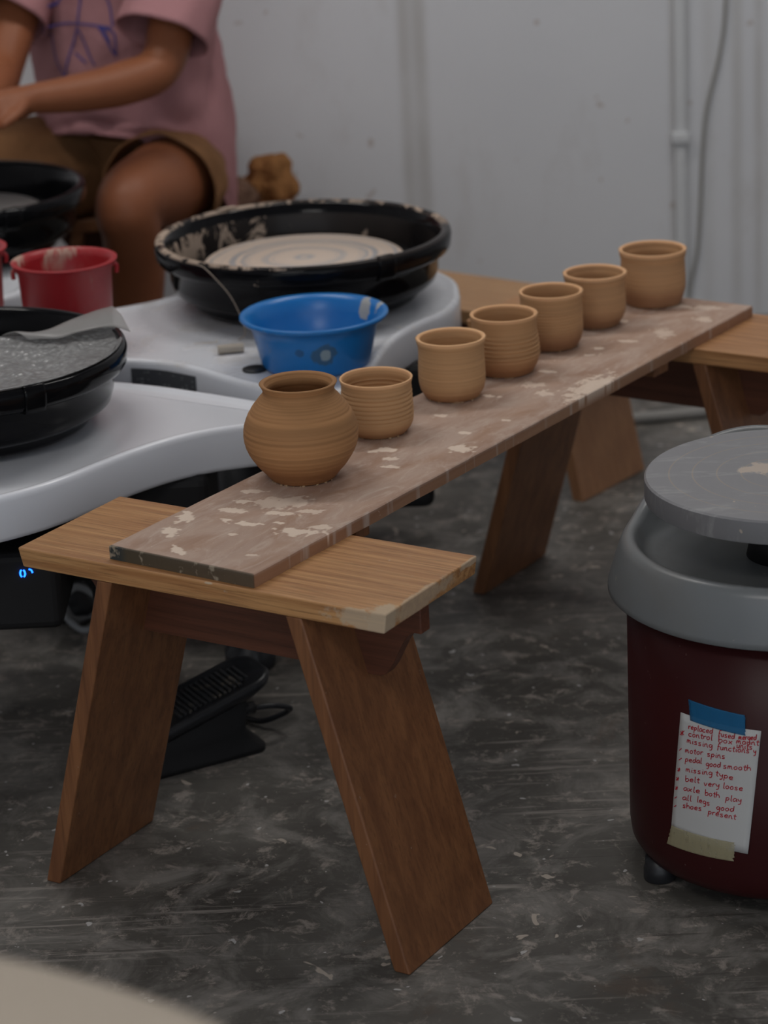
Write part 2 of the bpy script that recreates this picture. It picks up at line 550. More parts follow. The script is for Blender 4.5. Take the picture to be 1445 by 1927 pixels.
# ------------------------------------------------------------------ setting
def struct(name, bm, m):
    o = obj(name, bm, m); o['kind'] = 'structure'; return o


X0, X1, Y0, Y1, CEIL = -2.4, 2.4, -1.5, 5.5, 2.8
bm = bmesh.new(); box(bm, X0 - .1, X1 + .1, Y0, Y1 + .1, -0.1, 0); struct('floor', bm, floor_mat())
WM = wall_mat()
bm = bmesh.new(); box(bm, X0 - .1, X1 + .1, Y1, Y1 + .1, 0, CEIL); struct('wall_back', bm, WM)
bm = bmesh.new(); box(bm, X0 - .1, X0, Y0, Y1, 0, CEIL); struct('wall_left', bm, WM)
bm = bmesh.new(); box(bm, X1, X1 + .1, Y0, Y1, 0, CEIL); struct('wall_right', bm, WM)
bm = bmesh.new(); box(bm, X0 - .1, X1 + .1, Y0, Y1 + .1, CEIL, CEIL + .1)
struct('ceiling', bm, plain('white_ceiling_paint', (0.6, 0.6, 0.6), .8))

# ceiling lamps: housing, two tubes; the light comes from an area light in the fitting
LM = bpy.data.materials.new('lit_tube'); LM.use_nodes = True
LM.node_tree.nodes['Principled BSDF'].inputs['Emission Color'].default_value = (1, .95, .9, 1)
LM.node_tree.nodes['Principled BSDF'].inputs['Emission Strength'].default_value = 5
ldesc = ['twin tube ceiling lamp above the black throwing wheels', 'twin tube ceiling lamp on the right near the back wall',
         'twin tube ceiling lamp nearest the camera']
for k, (lx, ly, lz, pw, hh) in enumerate(LAMPS):
    t = empty('ceiling_lamp', (lx, ly, CEIL), 0, ldesc[k], 'ceiling lamp', 'tube lamps on the ceiling')
    bm = bmesh.new(); box(bm, -.62, .62, -.11, .11, -.045, 0); obj('housing', bm, M['conduit'], t, bevel=.004)
    for sy in (-.055, .055):
        bm = bmesh.new(); tube(bm, [(-.58, sy, -.062), (.58, sy, -.062)], .014, 12, n=1)
        obj('tube', bm, LM, t, smooth=True)
    ld = bpy.data.lights.new('lamp_light', 'AREA'); ld.shape = 'RECTANGLE'; ld.size = 1.2; ld.size_y = .2
    ld.energy = pw; ld.color = LAMP_COL
    lo = bpy.data.objects.new('lamp_light', ld); COL.objects.link(lo); lo.parent = t; lo.location = (0, 0, -.085)

# wall conduit with its bracket and the loose cable beside it
t = empty('wall_conduit', (.655, 5.5, 0), 0, 'white plastic conduit running up the back wall', 'conduit')
bm = bmesh.new(); box(bm, -.0115, .0115, -.016, 0, 0.02, CEIL - .02); obj('channel', bm, M['conduit'], t, bevel=.003)
bm = bmesh.new(); box(bm, -.019, .019, -.024, 0, .383, .405); obj('clip', bm, M['conduit'], t, bevel=.004)
tag(t, kind=None)
bm = bmesh.new()
tube(bm, [(.757, 5.494, 1.6), (.757, 5.494, .95), (.7516, 5.494, .672), (.738, 5.494, .56), (.7122, 5.494, .454), (.702, 5.494, .36), (.697, 5.494, .25),
          (.690, 5.494, .15), (.676, 5.494, .08), (.66, 5.490, .006)], .004, 8)
o = obj('hanging_cable', bm, plain('grey_cable', (.30, .29, .27), .6), smooth=True)
tag(o, 'thin grey cable hanging loose down the back wall right of the conduit', 'cable')
bm = bmesh.new(); tube(bm, [(.30, 4.752, .011), (.49, 4.779, .011), (.608, 4.797, .011), (.9, 4.84, .011)], .011, 12)
o = obj('floor_pipe', bm, M['floorpipe'], smooth=True)
tag(o, 'thin pale pipe lying on the floor behind the far stool', 'pipe')


# ------------------------------------------------------------------ stools
def make_stool(name, loc, yaw, label, H=.45, L=.519, Wd=.205, T=.0241, Lb=.5341, Lt=.2885, tl=.0218, ms=(None, None, None), cat='stool', group=None):
    t = empty(name, loc, yaw, label, cat, group)
    bm = bmesh.new()
    h, w = L / 2, Wd / 2
    e = .006
    prism(bm, [(-h, H), (h, H), (h - e * .6, H - T), (-h + e, H - T)], 'y', -w, w)
    obj('seat', bm, ms[0], t, bevel=.0022)
    zt = H - T
    for s in (-1, 1):
        bm = bmesh.new()
        a0, a1 = s * Lb / 2, s * Lt / 2
        prism(bm, [(a0, 0), (a0 - s * tl, 0), (a1 - s * tl, zt), (a1, zt)], 'y', -w + .002, w - .004)
        obj('leg', bm, ms[1], t, bevel=.0025)
    # stretcher rail under the seat with scooped ends
    d = .088 * (H - T) / .426 + .01
    bm = bmesh.new()
    en = h - .012
    prof = [(-en, zt), (en, zt), (en, zt - .036)]
    for k in range(7):
        q = k / 6
        prof.append((en - .010 - .048 * q, zt - .036 - (d - .036) * (0.5 - 0.5 * math.cos(PI * q))))
    prof.append((-en + .058, zt - d))
    for k in range(7):
        q = 1 - k / 6
        prof.append((-en + .010 + .048 * q, zt - .036 - (d - .036) * (0.5 - 0.5 * math.cos(PI * q))))
    prof.append((-en, zt - .036))
    prism(bm, prof, 'y', -.010, .010)
    obj('stretcher', bm, ms[2], t, bevel=.0015)
    return t


make_stool('wooden_stool', (-.168, 2.959, 0), -.5637, 'brown wooden stool with splayed plank legs, nearest, under the front end of the board',
           ms=(seat_patch(wood('paint_rubbed_seat', (0.56, 0.300, 0.120), (0.37, 0.165, 0.058), 'x', 0.48, 0.65, 0.5)), WOOD_LEG, WOOD_RAIL), group='brown wooden stools holding up the board')
make_stool('wooden_stool', (.412, 3.8805, 0), -.5826, 'brown wooden stool under the far end of the board, behind the maroon wheel',
           ms=(WOOD_SEAT, WOOD_LEG, WOOD_RAIL), group='brown wooden stools holding up the board')
yb = -.66
cb, sb = math.cos(yb), math.sin(yb)
bx_, by_ = .347 - (.267 * cb + .10 * sb), 4.351 - (.267 * sb - .10 * cb)
make_stool('low_bench', (bx_, by_, 0), yb, 'low pale plywood bench by the back wall, beside the far stool', H=.315, L=.56, Wd=.21,
           Lb=.534, Lt=.40, ms=(WOOD_PALE, WOOD_PALE_LEG, WOOD_RAIL), cat='bench')

# ------------------------------------------------------------------ ware board
PX, PY, PYAW, PW, PL, PT = -.1524, 2.8354, -.6049, .2111, 1.2696, .017
brd = empty('ware_board', (PX, PY, .45), PYAW, 'long clay-splashed wooden board laid across two stools, carrying the pots', 'board')
SPLASH = [(-.190, .117, .010, .020, .3, .85), (-.175, .072, .012, .014, .9, .9), (-.124, .022, .007, .016, 1.0, .9),
          (-.152, .167, .016, .009, .3, .8), (-.115, .216, .034, .022, .4, .62), (-.036, .141, .024, .014, .3, .85),
          (-.112, .135, .018, .006, .2, .9), (-.115, .446, .014, .008, .3, .9), (-.087, .418, .012, .006, .5, .85),
          (-.127, .431, .007, .005, .2, .9), (-.030, .490, .020, .012, .2, .85), (-.090, .775, .014, .015, 0, .5),
          (-.052, .743, .013, .014, 0, .6), (-.014, .80, .022, .06, .1, .7), (-.100, .971, .008, .006, .3, .9),
          (-.090, .936, .010, .005, .3, .8), (-.104, .839, .012, .005, .2, .8), (-.113, 1.215, .034, .012, .3, .7),
          (-.060, 1.228, .02, .012, .2, .6), (-.062, .55, .008, .005, 0, .8), (-.115, .705, .013, .006, .3, .9),
          (-.147, .845, .008, .007, .3, .8), (-.05, 1.08, .012, .03, .6, .5), (-.04, .05, .008, .004, .3, .7),
          (-.172, .235, .016, .007, .4, .7), (-.09, .185, .022, .007, .25, .8), (-.065, .205, .018, .009, .5, .7), (-.14, .135, .010, .005, .2, .9),
          (-.10, .098, .006, .004, .2, .8), (-.075, .155, .008, .004, .1, .9), (-.02, .165, .014, .008, .3, .7), (-.07, .39, .012, .005, .3, .8),
          (-.13, .60, .010, .006, .2, .7), (-.04, .62, .006, .004, .2, .8), (-.08, 1.02, .016, .008, .3, .6), (-.14, 1.11, .014, .007, .3, .7), (-.03, 1.17, .014, .01, .3, .6),
          (-.16, .20, .012, .006, .3, .8)]


def splash_at(x, y):
    best = 0.0
    n = None
    for a, b, sa, sb, r, st in SPLASH:
        dx, dy = x - a, y - b
        if dx * dx + dy * dy > (max(sa, sb) * 2.6) ** 2: continue
        c, q = math.cos(r), math.sin(r)
        u, v = (dx * c + dy * q) / sa, (-dx * q + dy * c) / sb
        if n is None:
            n = (noise.noise(Vector((x * 70, y * 70, 2))) * 1.2 + noise.noise(Vector((x * 190, y * 150, 5))) * .8 + noise.noise(Vector((x * 420, y * 380, 9))) * .35)
        d = math.hypot(u, v) + n * .75
        f = max(0.0, min(1.0, (1.0 - d) / .10)) * st
        best = max(best, f)
    return best


NX, NY = 132, 794
bm = bmesh.new()
lay = bm.verts.layers.float.new('splash')
def ex(t, y):      # slightly uneven long edges
    return -PW * (1 - t) + .0012 * noise.noise(Vector((y * 14, 5 if t < .5 else 0, 0))) * (abs(2 * t - 1))
grid = []
for k in range(NY + 1):
    y = PL * k / NY
    row = []
    for i in range(NX + 1):
        t = i / NX
        x = ex(t, y)
        v = bm.verts.new((x, y, PT - (.0012 if i in (0, NX) or k in (0, NY) else 0)))
        v[lay] = splash_at(x, y)
        row.append(v)
    grid.append(row)
for k in range(NY):
    for i in range(NX):
        bm.faces.new((grid[k][i], grid[k][i + 1], grid[k + 1][i + 1], grid[k + 1][i]))
edge = grid[0] + [grid[k][NX] for k in range(1, NY + 1)] + grid[NY][-2::-1] + [grid[k][0] for k in range(NY - 1, 0, -1)]
low = []
for v in edge:
    w = bm.verts.new((v.co.x, v.co.y, 0)); w[lay] = 0
    low.append(w)
for i in range(len(edge)):
    k = (i + 1) % len(edge)
    bm.faces.new((low[i], low[k], edge[k], edge[i]))
bm.faces.new(low[::-1])
obj('board', bm, M['plank'], brd)
for b0, b1 in ((.214, .243), (.968, 1.010)):
    bm = bmesh.new(); box(bm, -.195, -.0045, b0, b1, -.015, 0); obj('batten', bm, WOOD_LEG, brd, bevel=.002)

ZB = .45 + PT


# ------------------------------------------------------------------ pots
def interp(pts, x):
    for (a, u), (b, v) in zip(pts, pts[1:]):
        if a <= x <= b:
            t = (x - a) / (b - a); t = t * t * (3 - 2 * t) * .5 + t * .5
            return u + (v - u) * t
    return pts[-1][1]


def catmull(pts, x):
    n = len(pts)
    for i in range(n - 1):
        if pts[i][0] <= x <= pts[i + 1][0] + 1e-9:
            p0, p1, p2, p3 = pts[max(0, i - 1)][1], pts[i][1], pts[i + 1][1], pts[min(n - 1, i + 2)][1]
            t = (x - pts[i][0]) / (pts[i + 1][0] - pts[i][0])
            return 0.5 * (2 * p1 + (-p0 + p2) * t + (2 * p0 - 5 * p1 + 4 * p2 - p3) * t * t + (-p0 + 3 * p1 - 3 * p2 + p3) * t ** 3)
    return pts[-1][1]


def pot(name, x, y, H, prof, label, cat, light, dark, damp, ridges, wall=.0042, seed=1, lip=.0018, ringy=1.0):
    """prof: (height fraction, radius); ridges: list of (h0, h1, count, depth)"""
    bm = bmesh.new()
    out = []
    n = 120
    for i in range(n + 1):
        f = i / n
        r = catmull(prof, f)
        for h0, h1, cnt, dep in ridges:
            if h0 <= f <= h1:
                q = (f - h0) / (h1 - h0)
                r += dep * (abs(math.sin(PI * q * cnt)) ** .6 - .5) * min(1, q * 6, (1 - q) * 6)
        out.append((r, f * H))
    pr = [(out[0][0] - .003, 0.0)] + [(out[0][0], .0016)] + out[2:]
    rt = out[-1][0]
    # rounded lip
    pr += [(rt + lip * .4, H + .0008), (rt - wall * .35, H + .0022), (rt - wall * .8, H + .0010)]
    for r, z in reversed(out):
        if z < .007: break
        pr.append((r - wall - (0.002 if z < .012 else 0), z))
    pr.append((.001, .007))
    lathe(bm, pr, 112, wob=.003)
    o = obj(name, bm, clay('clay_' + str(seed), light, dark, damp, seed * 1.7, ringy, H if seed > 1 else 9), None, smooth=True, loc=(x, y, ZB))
    o.rotation_euler = (0, 0, seed)
    tag(o, label, cat, 'clay cups standing in a row on the board' if cat == 'cup' else None)
    # crumbs of trimmed clay squeezed out at the foot
    rr = out[0][0]
    return o, rr


LC, DC = (0.53, 0.305, 0.148), (0.33, 0.15, 0.068)
pots = []
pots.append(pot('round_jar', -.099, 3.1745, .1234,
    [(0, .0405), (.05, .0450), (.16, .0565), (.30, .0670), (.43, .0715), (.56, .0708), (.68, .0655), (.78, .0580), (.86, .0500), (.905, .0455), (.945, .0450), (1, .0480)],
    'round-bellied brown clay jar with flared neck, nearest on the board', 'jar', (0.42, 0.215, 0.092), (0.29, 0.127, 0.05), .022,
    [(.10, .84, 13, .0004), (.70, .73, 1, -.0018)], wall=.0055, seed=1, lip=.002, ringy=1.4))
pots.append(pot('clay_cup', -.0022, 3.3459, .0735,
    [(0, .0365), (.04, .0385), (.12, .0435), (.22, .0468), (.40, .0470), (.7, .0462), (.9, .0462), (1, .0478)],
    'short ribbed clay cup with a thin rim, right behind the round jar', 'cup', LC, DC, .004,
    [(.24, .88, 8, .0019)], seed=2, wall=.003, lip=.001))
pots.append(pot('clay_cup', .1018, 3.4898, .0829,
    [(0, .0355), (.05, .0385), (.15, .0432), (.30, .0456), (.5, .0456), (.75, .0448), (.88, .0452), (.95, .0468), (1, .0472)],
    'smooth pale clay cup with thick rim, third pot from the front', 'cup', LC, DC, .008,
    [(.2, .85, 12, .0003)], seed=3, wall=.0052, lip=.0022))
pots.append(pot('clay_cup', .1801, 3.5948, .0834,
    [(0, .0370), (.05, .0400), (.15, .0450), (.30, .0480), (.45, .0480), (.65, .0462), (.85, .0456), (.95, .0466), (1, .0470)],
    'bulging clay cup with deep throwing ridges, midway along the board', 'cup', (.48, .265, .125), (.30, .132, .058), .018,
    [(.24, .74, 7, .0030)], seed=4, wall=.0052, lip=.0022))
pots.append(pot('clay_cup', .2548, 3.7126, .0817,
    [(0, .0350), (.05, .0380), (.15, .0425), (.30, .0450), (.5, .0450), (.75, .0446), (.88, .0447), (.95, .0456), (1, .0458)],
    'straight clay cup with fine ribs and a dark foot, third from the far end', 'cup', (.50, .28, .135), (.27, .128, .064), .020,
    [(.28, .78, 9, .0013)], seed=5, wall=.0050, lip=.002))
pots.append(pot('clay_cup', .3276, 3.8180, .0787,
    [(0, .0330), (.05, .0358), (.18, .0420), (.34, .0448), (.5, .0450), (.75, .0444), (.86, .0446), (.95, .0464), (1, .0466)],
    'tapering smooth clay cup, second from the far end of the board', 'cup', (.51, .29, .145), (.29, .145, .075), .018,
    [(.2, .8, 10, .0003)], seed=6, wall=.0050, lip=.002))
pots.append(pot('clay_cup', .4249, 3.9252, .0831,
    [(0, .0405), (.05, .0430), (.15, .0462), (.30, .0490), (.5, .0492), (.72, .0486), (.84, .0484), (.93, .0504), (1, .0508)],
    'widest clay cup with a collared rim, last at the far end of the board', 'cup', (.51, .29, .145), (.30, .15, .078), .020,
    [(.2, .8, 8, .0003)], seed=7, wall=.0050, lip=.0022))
CR = plain('clay_crumb', (.36, .24, .14), .9)
for (o, rr) in pots:
    bm = bmesh.new()
    for k in range(26):
        a = random.uniform(-PI, 0.35) if random.random() < .8 else random.uniform(0, PI)
        s = random.uniform(.0006, .0017)
        rad = rr + random.uniform(-.001, .0012)
        mt = Matrix.Translation((rad * math.cos(a), rad * math.sin(a), s * .7)) @ Matrix.Diagonal((s * 1.5, s, s, 1))
        bmesh.ops.create_icosphere(bm, subdivisions=1, radius=1, matrix=mt)
    c = obj('foot_crumbs', bm, CR, o)
    c.rotation_euler = (0, 0, -o.rotation_euler[2])
    c['kind'] = 'stuff'

# ------------------------------------------------------------------ black-panned throwing wheels
ZT = .446


def splash_pan(t, cx, cy, z0, mat, R=.2335, H=.104, seam=True):
    bm = bmesh.new()
    pr = [(.150, 0), (.178, 0), (.181, .004), (.183, .016), (.200, .019), (.208, .026), (.2125, .040), (.2135, H - .036),
          (.217, H - .034), (R - .004, H - .032), (R, H - .026), (R + .0015, H - .010), (R - .001, H - .002), (R - .006, H), (R - .012, H - .001),
          (.2160, H - .008), (.2095, H - .022), (.2070, .05), (.2030, .034), (.195, .026), (.15, .022), (.03, .022), (.028, .0)]
    lathe(bm, pr, 128, cap0=False, cap1=False)
    p = obj('splash_pan', bm, mat, t, smooth=True, loc=(cx, cy, z0))
    # overlap joint of the two pan halves
    for a in (-.98, PI - .98):
        bm = bmesh.new()
        prf = [(.2145, H - .037), (R - .002, H - .035), (R + .0015, H - .028), (R + .003, H - .010), (R, H + .0005), (R - .006, H + .0015), (R - .014, H)]
        rs = []
        for q in range(9):
            an = a + .13 * (q / 8 - .5) * 1.0
            rs.append([(r * math.cos(an), r * math.sin(an), z) for r, z in prf])
        vs = [[bm.verts.new(v) for v in r] for r in rs]
        for i in range(8):
            for j in range(len(prf) - 1):
                bm.faces.new((vs[i][j], vs[i + 1][j], vs[i + 1][j + 1], vs[i][j + 1]))
        j = obj('pan_joint', bm, mat, p, smooth=True)
        sm = j.modifiers.new('solid', 'SOLIDIFY'); sm.thickness = .0006; sm.offset = 1
    return p


def wheel_head(t, cx, cy, z, r, mat):
    bm = bmesh.new()
    lathe(bm, [(.02, -.05), (.022, -.012), (r - .004, -.012), (r, -.009), (r, -.002), (r - .003, 0), (.0005, .0)], 96)
    return obj('wheel_head', bm, mat, t, smooth=True, loc=(cx, cy, z))


def casing(t, outline, mat, zt=ZT, side=.058):
    bm = bmesh.new()
    shaped_slab(bm, outline, [(.03, zt - side + .004), (.006, zt - side), (.0015, zt - side + .002), (0, zt - side + .008), (0, zt - .005), (.0012, zt), (.004, zt + .0035), (.008, zt + .0045),
                              (.012, zt + .0035), (.018, zt + .0005), (.024, zt)])
    return obj('casing', bm, mat, t, smooth=True)


def smooth_by_angle(o, ang=40):
    m = o.modifiers.new('edge', 'EDGE_SPLIT'); m.split_angle = math.radians(ang)


def make_wheel(label, outline, pan_c, pan_mat_, head_m, head_z, head_r, casing_mat, body, legs, group='white throwing wheels with black splash pans'):
    t = empty('pottery_wheel', (pan_c[0], pan_c[1], 0), 0, label, 'pottery wheel', group)
    ol = [(a - pan_c[0], b - pan_c[1]) for a, b in outline]
    c = casing(t, ol, casing_mat)
    splash_pan(t, 0, 0, ZT + .010, pan_mat_)
    wheel_head(t, 0, 0, head_z, head_r, head_m)
    bm = bmesh.new()
    box(bm, *[v - pan_c[0] for v in body[0:2]], *[v - pan_c[1] for v in body[2:4]], body[4], ZT - .054)
    obj('motor_housing', bm, M['blackm'], t, bevel=.015)
    for lx, ly in legs:
        bm = bmesh.new()
        lathe(bm, [(.036, 0), (.038, .004), (.038, .030), (.031, .036), (.031, ZT - .056)], 32, lx - pan_c[0], ly - pan_c[1])
        obj('leg', bm, M['black'], t, smooth=True)
    return t


o1 = [(-.95, 3.12), (-.80, 3.09), (-.62, 3.135), (-.511, 3.186), (-.448, 3.228), (-.405, 3.271), (-.361, 3.326), (-.322, 3.371), (-.276, 3.413), (-.227, 3.441), (-.184, 3.454),
      (-.133, 3.468), (-.108, 3.505), (-.138, 3.545), (-.189, 3.585), (-.251, 3.628), (-.314, 3.668), (-.402, 3.710), (-.50, 3.745), (-.62, 3.775), (-.80, 3.78), (-.95, 3.74), (-1.02, 3.60), (-1.03, 3.30)]
w1 = make_wheel('glossy black-panned white throwing wheel with bubble wrap over it, at the left edge', o1, (-.575, 3.51), M['pan'], M['steel'], .515, .155,
                M['white'], (-.92, -.235, 3.42, 3.63, .245), [(-.372, 3.40), (-.85, 3.68), (-.85, 3.28)])
o2 = [(-.60, 3.86), (-.66, 3.93), (-.64, 4.02), (-.53, 4.075), (-.421, 4.111), (-.324, 4.175), (-.25, 4.29), (-.15, 4.355), (-.02, 4.35), (.08, 4.29), (.130, 4.20), (.1375, 4.12), (.132, 4.056), (.112, 3.996),
      (.078, 3.950), (.043, 3.890), (.014, 3.805), (-.006, 3.709), (-.018, 3.64), (-.040, 3.602), (-.083, 3.588), (-.135, 3.606), (-.185, 3.655), (-.222, 3.694), (-.271, 3.749), (-.321, 3.788), (-.40, 3.816), (-.50, 3.83)]
w2 = make_wheel('white throwing wheel whose open black pan is spattered with wet clay, behind the blue bowl', o2, (-.107, 4.11), M['pan_clay'], M['wet'], .518, .158,
                M['dwhite'], (-.34, .08, 3.90, 4.26, .16), [(-.21, 3.69), (-.50, 3.93), (-.13, 4.30)])
o3 = [(-1.05, 4.30), (-.80, 4.22), (-.66, 4.19), (-.585, 4.23), (-.565, 4.32), (-.570, 4.45), (-.585, 4.62), (-.66, 4.76), (-.80, 4.82), (-1.0, 4.80), (-1.10, 4.60)]
w3 = make_wheel('throwing wheel with black pan in front of the seated person', o3, (-.725, 4.56), M['pan'], M['steel'], .518, .155,
                M['white'], (-.90, -.56, 4.36, 4.74, .14), [(-.56, 4.30), (-.95, 4.36), (-.95, 4.72)])
# printed label strip on the side of the second wheel
rg = spline([(a, b, 0) for a, b in [(-.380, 3.8105), (-.3639, 3.8045), (-.321, 3.788), (-.271, 3.749), (-.2600, 3.737)]], 8, False)
bm = bmesh.new()
vs = []
for p in rg[8:-6]:
    nrm = Vector((-.5, -.86, 0)) * .0016
    vs.append((bm.verts.new((p.x + nrm.x + .107, p.y + nrm.y - 4.11, ZT - .047)), bm.verts.new((p.x + nrm.x + .107, p.y + nrm.y - 4.11, ZT - .008))))
for a, b in zip(vs, vs[1:]): bm.faces.new((a[0], b[0], b[1], a[1]))
lb = obj('label_strip', bm, M['grey_label'], w2)
sm = lb.modifiers.new('solid', 'SOLIDIFY'); sm.thickness = .0012; sm.offset = 0
bm = bmesh.new()
random.seed(3)
for k in range(26):
    i = random.randint(9, len(rg) - 9)
    p, q = rg[i], rg[i + 1]
    d = (q - p).normalized(); nrm = Vector((-.5, -.86, 0)).normalized() * .0028
    z0 = ZT - random.choice((.014, .018, .025, .031, .038)); w = random.uniform(.002, .006); h = random.choice((.0015, .003))
    a = Vector((p.x + nrm.x + .107, p.y + nrm.y - 4.11, 0))
    vs_ = [bm.verts.new((a + d * u).to_tuple()[:2] + (z0 + v,)) for u, v in ((0, 0), (w, 0), (w, h), (0, h))]
    bm.faces.new(vs_)
mk = obj('label_print', bm, M['print'], lb)
sm = mk.modifiers.new('solid', 'SOLIDIFY'); sm.thickness = .0002
# control box with glowing blue indicators under the first wheel
bm = bmesh.new(); box(bm, -.16, .145, -.232, .0, .235, .345)
cbx = obj('control_box', bm, M['blackm'], w1, bevel=.012)
cbx.location = (0, 0, 0)
BL = bpy.data.materials.new('blue_led_glow'); BL.use_nodes = True
BL.node_tree.nodes['Principled BSDF'].inputs['Base Color'].default_value = (.0, .05, .3, 1)
BL.node_tree.nodes['Principled BSDF'].inputs['Emission Color'].default_value = (.01, .13, 1, 1)
BL.node_tree.nodes['Principled BSDF'].inputs['Emission Strength'].default_value = 4
# ring shaped power light and a small slanted one
bm = bmesh.new()
for s in (-1, 1):
    pts = [(s * .0032 * math.cos(a), 0, .0052 * math.sin(a)) for a in [(-1.15 + 2.3 * i / 6) for i in range(7)]]
    tube(bm, pts, .0010, 8, n=1)
l1 = obj('power_light', bm, BL, cbx, smooth=True, loc=(.0975, -.2332, .3174))
l1['label'] = 'glowing blue power light'
bm = bmesh.new(); tube(bm, [(-.003, 0, .002), (.0, 0, .001), (.0015, 0, -.003)], .0009, 8)
l2 = obj('power_light', bm, BL, cbx, smooth=True, loc=(.109, -.2332, .3208)); l2['label'] = 'small glowing blue light'
# cables below the first wheel
bm = bmesh.new(); tube(bm, [(-.56, 3.62, .20), (-.50, 3.75, .10), (-.49, 3.88, .012), (-.44, 3.93, .010), (-.43, 3.86, .010), (-.455, 3.85, .010), (-.478, 3.85, .0065), (-.500, 3.85, .030), (-.500, 3.85, .060), (-.480, 3.86, .074), (-.45, 3.87, .05), (-.43, 3.88, .01)], .0055, 8)
o = obj('white_cable', bm, plain('white_cable', (.35, .36, .37), .5), smooth=True)
tag(o, 'pale looped cable on the floor behind the near stool', 'cable')
bm = bmesh.new(); tube(bm, [(-.52, 3.55, .25), (-.44, 3.62, .18), (-.40, 3.70, .06), (-.38, 3.78, .012), (-.33, 3.84, .008)], .006, 8)
o = obj('power_cable', bm, M['black'], smooth=True)
tag(o, 'black power cable dropping from the first wheel to the floor', 'cable')

# bubble wrap lying over the first pan
def wrap_mat():
    m = Mat('bubble_wrap_film', (.42, .42, .42), .28, spec=.8)
    v = m.N.new('ShaderNodeTexVoronoi'); v.inputs['Scale'].default_value = 130; v.feature = 'F1'
    m.L.new(m.co, v.inputs['Vector'])
    m.bump(v.outputs['Distance'], .9, .003)
    m.bump(m.noise(22, detail=4), .6, .004)
    m.over(m.ramp(v.outputs['Distance'], .1, .7, 0, .6), (.12, .12, .12))
    a = m.ramp(m.noise(9, detail=3), .3, .7, .62, .86)
    m.L.new(a, m.b.inputs['Alpha'])
    return m.done()


bw = empty('bubble_wrap', (-.575, 3.51, ZT + .1145), 0, 'crumpled sheet of clear bubble wrap covering half the black pan at left', 'bubble wrap')
back = spline([(-.235, -.02, .0), (-.12, .035, -.002), (.058, .045, .001), (.108, .043, .002), (.165, .10, .008), (.205, .122, .012)], 10, False)
front = [Vector((.229 * math.cos(a), .229 * math.sin(a), .0)) for a in [PI + .12 + (2 * PI - .55 + .62 - PI - .12) * i / 50 for i in range(51)]]
bm = bmesh.new()
G = []
NT = 46
for i in range(51):
    row = []
    for j in range(NT + 1):
        t = j / NT
        p = back[min(i, len(back) - 1)].lerp(front[i], t)
        w = math.sin(PI * min(1, t)) ** .8
        z = p.z * (1 - t) - .010 * w * (1 if i > 4 else .5)
        z += w * (.010 * noise.noise(Vector((p.x * 14, p.y * 14, 1))) + .006 * abs(noise.noise(Vector((p.x * 34, p.y * 30, 4)))))
        z += .0016
        row.append(bm.verts.new((p.x, p.y, z)))
    G.append(row)
for i in range(50):
    for j in range(NT):
        bm.faces.new((G[i][j], G[i + 1][j], G[i + 1][j + 1], G[i][j + 1]))
WR = wrap_mat()
o = obj('film', bm, WR, bw, smooth=True)
sm = o.modifiers.new('solid', 'SOLIDIFY'); sm.thickness = .0012
# folded-over flap along the back edge
bm = bmesh.new()
G = []
fb = spline([(.06, .047, .004), (.115, .047, .006), (.168, .103, .012), (.207, .126, .017)], 8, False)
ff = spline([(.10, .020, .004), (.15, .012, .008), (.205, .045, .010), (.240, .02, .008)], 8, False)
for i in range(25):
    row = []
    for j in range(9):
        t = j / 8
        p = fb[i].lerp(ff[i], t)
        row.append(bm.verts.new((p.x, p.y, p.z + .006 * math.sin(PI * t) + .003 * noise.noise(p * 30))))
    G.append(row)
for i in range(24):
    for j in range(8):
        bm.faces.new((G[i][j], G[i + 1][j], G[i + 1][j + 1], G[i][j + 1]))
FL = Mat('folded_film', (.34, .33, .32), .35); FL.b.inputs['Alpha'].default_value = .62
o = obj('folded_flap', bm, FL.done(), bw, smooth=True)
sm = o.modifiers.new('solid', 'SOLIDIFY'); sm.thickness = .001


# ------------------------------------------------------------------ bowl, buckets, small things on the wheels
bm = bmesh.new()
Hb = .078
lathe(bm, [(.060, .002), (.072, .0), (.076, .002), (.080, .008), (.0905, Hb * .7), (.0955, Hb - .008), (.1055, Hb - .006), (.1085, Hb - .003), (.1085, Hb), (.106, Hb + .0018), (.1005, Hb + .0005),
           (.0945, Hb - .006), (.0885, Hb * .7), (.0775, .010), (.070, .006), (.001, .0055)], 112, cap0=True)
o = obj('blue_bowl', bm, M['blue'], smooth=True, loc=(-.088, 3.747, ZT + .0005))
tag(o, 'round blue plastic bowl with clay smears on the white wheel', 'bowl')


def bucket(x, y, label, rz):
    t = empty('red_bucket', (x, y, ZT), rz, label, 'bucket', 'red plastic water buckets')
    bm = bmesh.new()
    Hh = .138
    lathe(bm, [(.060, 0), (.063, .002), (.065, .008), (.0705, Hh - .014), (.0745, Hh - .012), (.0755, Hh - .004), (.0795, Hh - .003), (.0800, Hh - .0005), (.0785, Hh), (.0705, Hh - .001),
               (.0685, Hh - .012), (.0630, .010), (.001, .006)], 96)
    obj('body', bm, M['red'], t, smooth=True)
    for s in (-1, 1):
        bm = bmesh.new(); tube(bm, [(s * .072, 0, Hh - .010), (s * .0775, 0, Hh - .015), (s * .0770, .001, Hh - .026)], .0035, 10)
        obj('handle_lug', bm, M['red'], t, smooth=True)
    return t


bucket(-.462, 3.905, 'red plastic bucket with clay-smeared rim behind the black pan', .1)
bucket(-.640, 4.062 - .055, 'red plastic bucket cut off by the left edge, left of the other bucket', .0)

